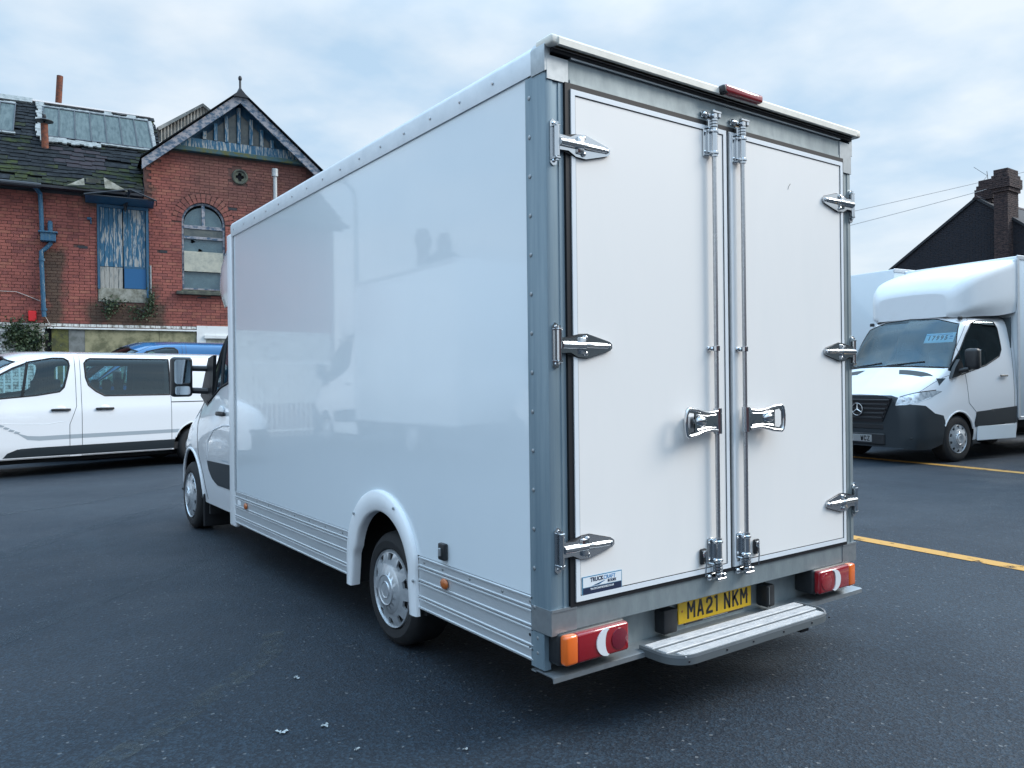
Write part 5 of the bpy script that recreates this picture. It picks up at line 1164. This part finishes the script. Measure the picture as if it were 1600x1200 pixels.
    for s in (-1, 1):
        for (a, c, r_) in ((.79, 1.065, .038), (.88, 1.095, .042)):
            h, n_ = B.proj((s*a, c), 'F'); sm = MB(); sm.ball(h+n_*(-.004), (r_, .014, r_*.8), 14); part(sm, 'lamp_unit', 'whitelens')
        sm = MB(); B.seam(sm, [(s*.71, .985), (s*.86, .995), (s*.97, 1.03), (s*1.02, 1.10)], 'F', .006, closed=False); part(sm, 'lamp_edge', 'hub')
    # grille bars, star badge, number plate, lower intakes
    b = MB(); b.prism([(-.64, 1.10), (.64, 1.10), (.46, .70), (-.46, .70)], 1.132, 1.150); gr = part(b, 'grille', 'ink')
    for k, z in enumerate((1.06, .985, .91, .835, .76)):
        hw_ = .64-(1.10-z)*.45; b = MB(); b.bbox(-hw_+.02, hw_-.02, 1.145, 1.175, z-.018, z+.018, .006); part(b, 'grille_bar', 'black', gr)
    b = MB(); b.tube([(.105*math.cos(a), 1.185, .90+.105*math.sin(a)) for a in [2*math.pi*i/28 for i in range(28)]], .009, 8, closed=True)
    for k in range(3):
        a = R(90+120*k); b.tube([(0, 1.185, .90), (.10*math.cos(a), 1.185, .90+.10*math.sin(a))], [.017, .005], 6)
    part(b, 'star_badge', 'chrome', gr)
    b = MB(); b.bbox(-.26, .26, 1.15, 1.16, .345, .465, .004, 0)
    for ch, cx in zip('WCZ', (-.07, -.134, -.198)): plate_char(b, ch, 0, 0, .052, .085, .014, MR((cx, 1.1602, .405), 'front')); part(b, 'number_plate', ['wplate', 'ink'])
    b = MB(); b.bbox(-.5, .5, 1.12, 1.155, .30, .50, .02); b.bbox(-.48, .48, 1.10, 1.14, .56, .66, .02); 
    for s in (-1, 1): b.bbox(min(s*.58, s*.92), max(s*.58, s*.92), 1.0, 1.07, .56, .585, .01); b.bbox(min(s*.58, s*.95), max(s*.58, s*.95), 1.0, 1.075, .42, .45, .01)
    part(b, 'bumper_intake', 'black')
    for s in (-1, 1):
        b = MB(); B.patch(b, [(s*.34, .52), (s*.42, .64), (s*.80, .60), (s*.93, .46), (s*.80, .465)], 'T', .003); part(b, 'bonnet_vent', 'black', ang=0)
    sm = MB(); B.seam(sm, [(-.95, 1.60), (-.5, 1.63), (0, 1.64), (.5, 1.63), (.95, 1.60)], 'F', .018, closed=False); B.seam(sm, [(.75, 1.63), (.1, 1.70)], 'F', .008, closed=False, off=.01); B.seam(sm, [(-.05, 1.65), (-.65, 1.71)], 'F', .008, closed=False, off=.01); part(sm, 'wiper', 'black')
    # price card behind the windscreen
    c = MB(); cx, cz = -.62, 2.13; Mx = Matrix.Translation((cx, -.19, cz)) @ Matrix.Rotation(R(32), 4, 'X')
    c.box(-.27, .27, -.004, 0, -.10, .10, 0, Mx); c.box(-.22, .26, .0004, .001, .062, .072, 2, Mx)
    for k, ch in enumerate('17995'): text(c, ch, .125, Mx @ MR((.19-.078*k, .0012, -.005), 'front'), .8, .006, mi=1)
    c.box(-.235, -.185, .0004, .001, .0, .035, 2, Mx); c.box(-.245, -.18, .0004, .001, -.03, -.02, 2, Mx)
    part(c, 'price_card', ['wht', 'ink', 'blueink'])
    # interior
    b = MB(); b.box(-1.0, 1.0, -.9, .30, .9, .98); b.box(-1.02, 1.02, .0, .45, .95, 1.42); b.bbox(-.85, -.35, -1.2, -1.02, .95, 1.95, .06); b.bbox(-.3, .2, -1.2, -1.02, .95, 1.95, .06); b.bbox(.38, .88, -1.2, -1.02, .95, 1.95, .06)
    for x in (-.6, -.05, .63): b.bbox(x-.12, x+.12, -1.18, -1.06, 1.93, 2.12, .04)
    b.box(-1.03, 1.03, -1.62, -1.58, .6, 2.5); part(b, 'cab_interior', 'trim')
    b = MB(); b.tube([(.55+.2*math.cos(2*math.pi*i/20), -.22+.10*math.sin(2*math.pi*i/20), 1.50+.17*math.sin(2*math.pi*i/20)) for i in range(20)], .016, 6, closed=True); part(b, 'steering_wheel', 'black')
    # mirrors
    for s in (-1, 1):
        b = MB(); b.prism([(.20, 1.42), (-.02, 1.46), (-.12, 1.62), (-.02, 1.74), (.10, 1.60)], s*1.02, s*1.085, 'x'); b.tube([(s*1.06, -.02, 1.54), (s*1.2, -.08, 1.57)], .045, 10)
        xs = sorted((s*1.13, s*1.36)); b.bbox(xs[0], xs[1], -.20, -.04, 1.56, 1.92, .06, seg=3); m_ = part(b, 'door_mirror', 'black', ang=50); q = MB(); q.bbox(xs[0]+.02, xs[1]-.02, -.204, -.198, 1.6, 1.89, .002); part(q, 'mirror_glass', 'mirror', m_)
        b = MB(); b.bbox(min(s*1.085, s*1.115), max(s*1.085, s*1.115), -1.38, -1.16, 1.44, 1.47, .01); part(b, 'door_handle', 'black')
        b = MB(); b.bbox(min(s*.84, s*.90), max(s*.84, s*.90), -.42, -.34, 2.43, 2.49, .012); part(b, 'roof_marker', 'black')
    # deflector
    FS = [(-1.76, [(1.08, 2.60), (1.10, 2.9), (1.10, 3.42), (1.07, 3.55), (.6, 3.585), (0, 3.59)]), (-1.2, [(1.00, 2.52), (1.06, 2.8), (1.065, 3.27), (1.02, 3.41), (.55, 3.45), (0, 3.46)]),
     (-.75, [(.92, 2.50), (1.0, 2.72), (1.0, 3.12), (.94, 3.27), (.5, 3.32), (0, 3.33)]), (-.50, [(.84, 2.48), (.93, 2.64), (.93, 2.98), (.86, 3.14), (.45, 3.20), (0, 3.21)]),
     (-.38, [(.76, 2.48), (.84, 2.58), (.84, 2.88), (.77, 3.02), (.4, 3.08), (0, 3.09)]), (-.30, [(.66, 2.50), (.72, 2.58), (.72, 2.78), (.65, 2.89), (.35, 2.93), (0, 2.94)])]
    D = Body(FS, .05, (False, True)); D.mesh('body', 'wind_deflector', 'grp', t)
    # box
    b = MB(); b.bbox(-1.10, 1.10, -5.9, -1.70, .70, 3.60, .03, seg=2); bx = part(b, 'box_body', 'panel')
    b = MB()
    for s in (-1, 1):
        b.bbox(min(s*1.09, s*1.112), max(s*1.09, s*1.112), -5.9, -1.69, 3.53, 3.61, .008); b.bbox(min(s*1.09, s*1.112), max(s*1.09, s*1.112), -1.76, -1.68, .68, 3.55, .01); b.bbox(min(s*1.09, s*1.112), max(s*1.09, s*1.112), -5.9, -1.7, .66, .72, .006)
    part(b, 'edge_rail', 'rail', bx)
    b = MB(); b.box(-.9, .9, -5.9, -1.6, .50, .70); b.box(-.45, -.35, -5.8, .8, .36, .5); b.box(.35, .45, -5.8, .8, .36, .5)
    b.box(-.6, .6, -.5, .9, .25, .5); b.box(-.74, -.72, -.5, .75, .3, 1.0); b.box(.72, .74, -.5, .75, .3, 1.0); b.box(-1.0, 1.0, -.50, -.46, .25, .95); part(b, 'underframe', 'under')
    for s in (-1, 1):
        wheel(t, (s*1.045, .01, .395), .395, .245, .24, s, 10); wheel(t, (s*1.02, -4.1, .395), .395, .245, .24, s, 10)
        b = MB(); b.bbox(min(s*1.06, s*1.09), max(s*1.06, s*1.09), -1.64, -.50, .34, .60, .01); part(b, 'door_sill_panel', 'panel')
    return t
MT['lampglass'] = glass('headlamp glass', (.8, .86, .9), .03, 1.6)
th = R(82.5)
lut = luton((12.10, 5.03, 0), th, 'white luton box van with a price card in its windscreen, facing the yard', 'white luton vans')
l2 = copy_tree(lut); l2.location = (20.35, 6.68, 0); l2.scale = (1, 1, 1.04); l2.rotation_euler = (0, 0, th+math.pi); l2['label'] = 'white luton van parked tail first behind the priced one, its plain rear end showing'
for x, y, a, lb in ((-6.3, 15.0, 0, 'white luton van parked beside the street lamp, nearer the brick factory'), (-6.9, 7.6, 2, 'white luton van parked across the yard, farther from the brick factory')):
    c = copy_tree(lut); c.location = (x, y, 0); c.rotation_euler = (0, 0, R(a)); c['label'] = lb
for r_ in (lut, l2):
    pass
# ================================================================== passenger van on the left and the blue van behind it
def crew_van(loc, rz, label, cat, shell, sz=1.0, detail=True, group=None):
    t = thing('passenger_van', label, cat, loc, rz, group)
    def part(mb, name, m, p=None, ang=35, **k): return mb.build(name, m, p if p is not None else t, ang, **k)
    ST = [(-2.85, [(.85, .40), (.90, .6), (.91, 1.0), (.88, 1.3), (.83, 1.65), (.76, 1.88), (.4, 1.96), (0, 1.97)]),
     (-2.7, [(.92, .34), (.95, .58), (.96, 1.0), (.93, 1.3), (.88, 1.7), (.80, 1.95), (.42, 2.03), (0, 2.04)]),
     (-2.2, [(.95, .29), (.98, .5), (.985, .95), (.96, 1.25), (.91, 1.7), (.83, 1.97), (.45, 2.05), (0, 2.07)]),
     (.35, [(.95, .29), (.98, .5), (.985, .95), (.96, 1.25), (.91, 1.7), (.83, 1.97), (.45, 2.05), (0, 2.07)]),
     (.85, [(.95, .29), (.98, .5), (.985, .95), (.96, 1.24), (.91, 1.66), (.83, 1.92), (.45, 2.03), (0, 2.06)]),
     (1.2, [(.95, .29), (.98, .5), (.985, .95), (.955, 1.22), (.90, 1.58), (.82, 1.82), (.45, 1.95), (0, 1.99)]),
     (1.7, [(.95, .29), (.98, .5), (.98, .93), (.95, 1.17), (.90, 1.38), (.83, 1.55), (.45, 1.70), (0, 1.75)]),
     (2.2, [(.95, .27), (.97, .5), (.965, .85), (.94, 1.08), (.89, 1.20), (.81, 1.28), (.45, 1.36), (0, 1.39)]),
     (2.6, [(.93, .25), (.95, .45), (.94, .75), (.90, .95), (.84, 1.05), (.74, 1.12), (.4, 1.18), (0, 1.2)]),
     (2.92, [(.82, .25), (.84, .42), (.82, .65), (.78, .80), (.72, .88), (.61, .94), (.35, .98), (0, 1.0)]), (3.05, [(.62, .28), (.64, .4), (.62, .56), (.58, .68), (.52, .75), (.44, .80), (.25, .83), (0, .84)])]
    ST = [(y, [(a, z*sz) for a, z in p]) for y, p in ST]
    B = Body(ST, .03, (True, True)); Z = lambda P: [(a, z*sz) for a, z in P]
    W1 = Z([(2.02, 1.235), (1.40, 1.27), (.88, 1.315), (.54, 1.37), (.47, 1.44), (.42, 1.62), (.375, 1.80), (.385, 1.88), (.45, 1.925), (.62, 1.925), (.95, 1.86), (1.18, 1.76), (1.5, 1.57), (1.85, 1.36)])
    W2 = Z([(-1.27, 1.29), (-.16, 1.29), (-.02, 1.37), (.09, 1.47), (.13, 1.60), (.14, 1.84), (.10, 1.90), (.04, 1.925), (-1.27, 1.925)])
    W3 = Z([(-2.5, 1.32), (-1.36, 1.29), (-1.36, 1.92), (-2.42, 1.92)])
    D1 = Z([(.40, .30), (1.62, .30), (1.75, .60), (1.95, .85), (2.05, 1.1), (1.95, 1.32), (1.2, 1.83), (.9, 1.95), (.5, 2.0), (.29, 2.0), (.29, 1.12), (.40, .82)])
    D2 = Z([(-1.28, .30), (.21, .30), (.21, 2.005), (-1.28, 2.005)])
    CL = Z([(1.36, .325), (1.30, .40), (1.16, .455), (.9, .468), (-1.9, .478), (-1.9, .315)]) 
    SP = Z([(1.18, .72), (1.02, .60), (.85, .578), (.4, .585), (-1.9, .60), (-1.9, .66), (.4, .655), (.85, .650), (1.02, .665)])
    CR = [[(cy+.43*math.cos(a), .36+.43*math.sin(a)) for a in [2*math.pi*i/36 for i in range(36)]] for cy in (2.0, -1.75)]
    for ax in 'LR':
        for C_ in CR: B.region('cut', C_, ax)
        B.region('d1', D1, ax); B.region('d2', D2, ax); ov = (0, B.names.index('d1'), B.names.index('d2'))
        for W_ in ((W1, W2) if detail else (W1,)): B.region('glass', W_, ax, over=ov)
        if detail: B.region('clad', CL, ax, over=ov); B.region('stripe', SP, ax, over=ov)
    WSc = Z([(-.88, 1.34), (.88, 1.34), (.80, 1.86), (.4, 1.95), (-.4, 1.95), (-.80, 1.86)]); B.region('ws', WSc, 'F', nmin=.12); B.region('bumper', Z([(-1, .2), (1, .2), (1, .62), (-1, .62)]), 'F')
    B.mesh('body', 'body', shell, t); B.mesh('d1', 'front_door', shell, t, split=True); B.mesh('d2', 'sliding_door', shell, t, split=True); B.mesh('glass', 'window', 'glass', t, split=True); B.mesh('ws', 'windscreen', 'wsglass', t); B.mesh('bumper', 'bumper', 'clad', t)
    if detail: B.mesh('clad', 'sill_cladding', 'clad', t, off=.004, split=True); B.mesh('stripe', 'side_stripe', 'stripe', t, off=.001, split=True)
    for ax in 'LR':
        for W_ in ((W1, W2) if detail else (W1,)):
            sm = MB(); B.seam(sm, W_, ax, .016, off=-.006, n=6)
            if W_ is W1: B.seam(sm, Z([(.98, 1.86), (1.08, 1.30)]), ax, .022, closed=False)
            part(sm, 'window_seal', 'rubber')
    sm = MB(); B.seam(sm, WSc, 'F', .014); part(sm, 'window_seal', 'rubber')
    # wide printed border inside the side glass
    bd = MB()
    for W_, gx in ((W2, .09), (W1, .05)):
        P = np.array(W_); c = P.mean(0); 
        ins = [tuple(c+(p-c)*np.array([1-gx/abs(P[:, 0]-c[0]).max(), 1-gx/abs(P[:, 1]-c[1]).max()])) for p in P]
        for ax in 'LR':
            o = []; i_ = []
            for lst, tgt in ((W_, o), (ins, i_)):
                k = len(lst)
                for j in range(k):
                    a, e = np.array(lst[j]), np.array(lst[(j+1) % k]); 
                    for q in range(6):
                        h, n_ = B.proj(a+(e-a)*q/6, ax); tgt.append((h-n_*.006) if h is not None else None)
            vs = []; ok = all(x is not None for x in o+i_)
            if ok: n_ = len(o); bd.add(o+i_, [(j, (j+1) % n_, (j+1) % n_+n_, j+n_) for j in range(n_)])
    if detail: part(bd, 'glass_border', 'black', ang=0)
    for ax in 'LR': sm = MB(); B.seam(sm, D1, ax, .004); B.seam(sm, D2, ax, .004); B.seam(sm, Z([(-1.28, 1.155), (-2.6, 1.155)]), ax, .009, closed=False); B.seam(sm, Z([(-1.28, 1.975), (-2.6, 1.965)]), ax, .004, closed=False); part(sm, 'panel_gap', 'ink')
    for ax in 'LR':
        for C_ in CR: sm = MB(); B.seam(sm, C_[2:17], ax, .014, closed=False, off=-.004); part(sm, 'arch_lip', 'paint' if detail else 'bluepaint')
        sm = MB(); B.seam(sm, Z([(2.0, 1.02), (1.6, .90), (1.2, .86), (.75, .84), (.46, .88)]), ax, .006, closed=False, off=-.003); part(sm, 'body_crease', 'paint' if detail else 'bluepaint')
    for s in (-1, 1):
        for y in (.53, -.15):
            b = MB(); x = s*.985; b.bbox(min(x-.01*s, x+.03*s), max(x-.01*s, x+.03*s), y-.145, y+.145, (1.07-.02)*sz, (1.07+.02)*sz, .012, seg=2); h = part(b, 'door_handle', 'black'); b = MB(); b.ball((s*.972, y, 1.085*sz), (.016, .085, .05), 14); part(b, 'handle_cup', 'grp' if detail else 'bluepaint', h)
        b = MB(); b.bbox(min(s*.99, s*1.19), max(s*.99, s*1.19), 1.52, 1.66, 1.26*sz, 1.52*sz, .05, seg=3); b.tube([(s*.93, 1.6, 1.28*sz), (s*1.05, 1.6, 1.34*sz)], .035, 8); m_ = part(b, 'door_mirror', 'black', ang=50)
        wheel(t, (s*.955, 2.0, .34), .34, .22, .21, s); wheel(t, (s*.955, -1.75, .34), .34, .22, .21, s)
    if detail:
        for k, (y, z) in enumerate(((1.38, .85), (1.31, .81), (1.24, .77), (1.165, .735))):
            b = MB(); b.prism([(y-.045, z-.008), (y+.02, z+.014), (y+.045, z-.012), (y-.02, z-.03)], -.988, -.984, 'x'); part(b, 'stripe_dash', 'stripe')
    b = MB(); b.box(-.93, .93, -2.7, 2.3, .30, .42); b.box(-.9, .9, 1.62, 2.2, .42, 1.18*sz); b.box(-.7, .7, -2.6, 2.7, .2, .3); part(b, 'floor', 'under')
    b = MB()
    for y in (.55, -.45, -1.4):
        for x in (-.62, 0, .62): b.bbox(x-.25, x+.25, y-.1, y+.08, .5, 1.38*sz, .05); b.bbox(x-.25, x+.25, y+.05, y+.5, .5, .8, .05); b.bbox(x-.11, x+.11, y-.1, y, 1.36*sz, 1.58*sz, .03)
    part(b, 'seats', 'seat'); b = MB(); b.tube([(.42+.17*math.cos(2*math.pi*i/20), 1.35+.08*math.sin(2*math.pi*i/20), 1.2*sz+.15*math.sin(2*math.pi*i/20)) for i in range(20)], .014, 6, closed=True); part(b, 'steering_wheel', 'black')
    return t
ang = R(10); U = V(math.cos(ang), math.sin(ang), 0); Nn = V(math.sin(ang), -math.cos(ang), 0)
P0 = V(.1, 12.54, 0); rzv = ang+R(90)      # forward (+y local) points to -U
org = P0-Nn*.985
crew_van((org.x, org.y, 0), rzv, 'white passenger van with grey side stripe and dark sliding door window', 'van', 'shell')
MT['shellb'] = bpy.data.materials.new('blue shell paint'); MT['shellb'].use_nodes = True; two_sided(MT['shellb'], (.006, .105, .27), (.03, .05, .08))
crew_van((2.35, 16.0, 0), R(92), 'blue van parked behind the white passenger van, only its roof and sides peeping out', 'van', 'shellb', 1.165, False)
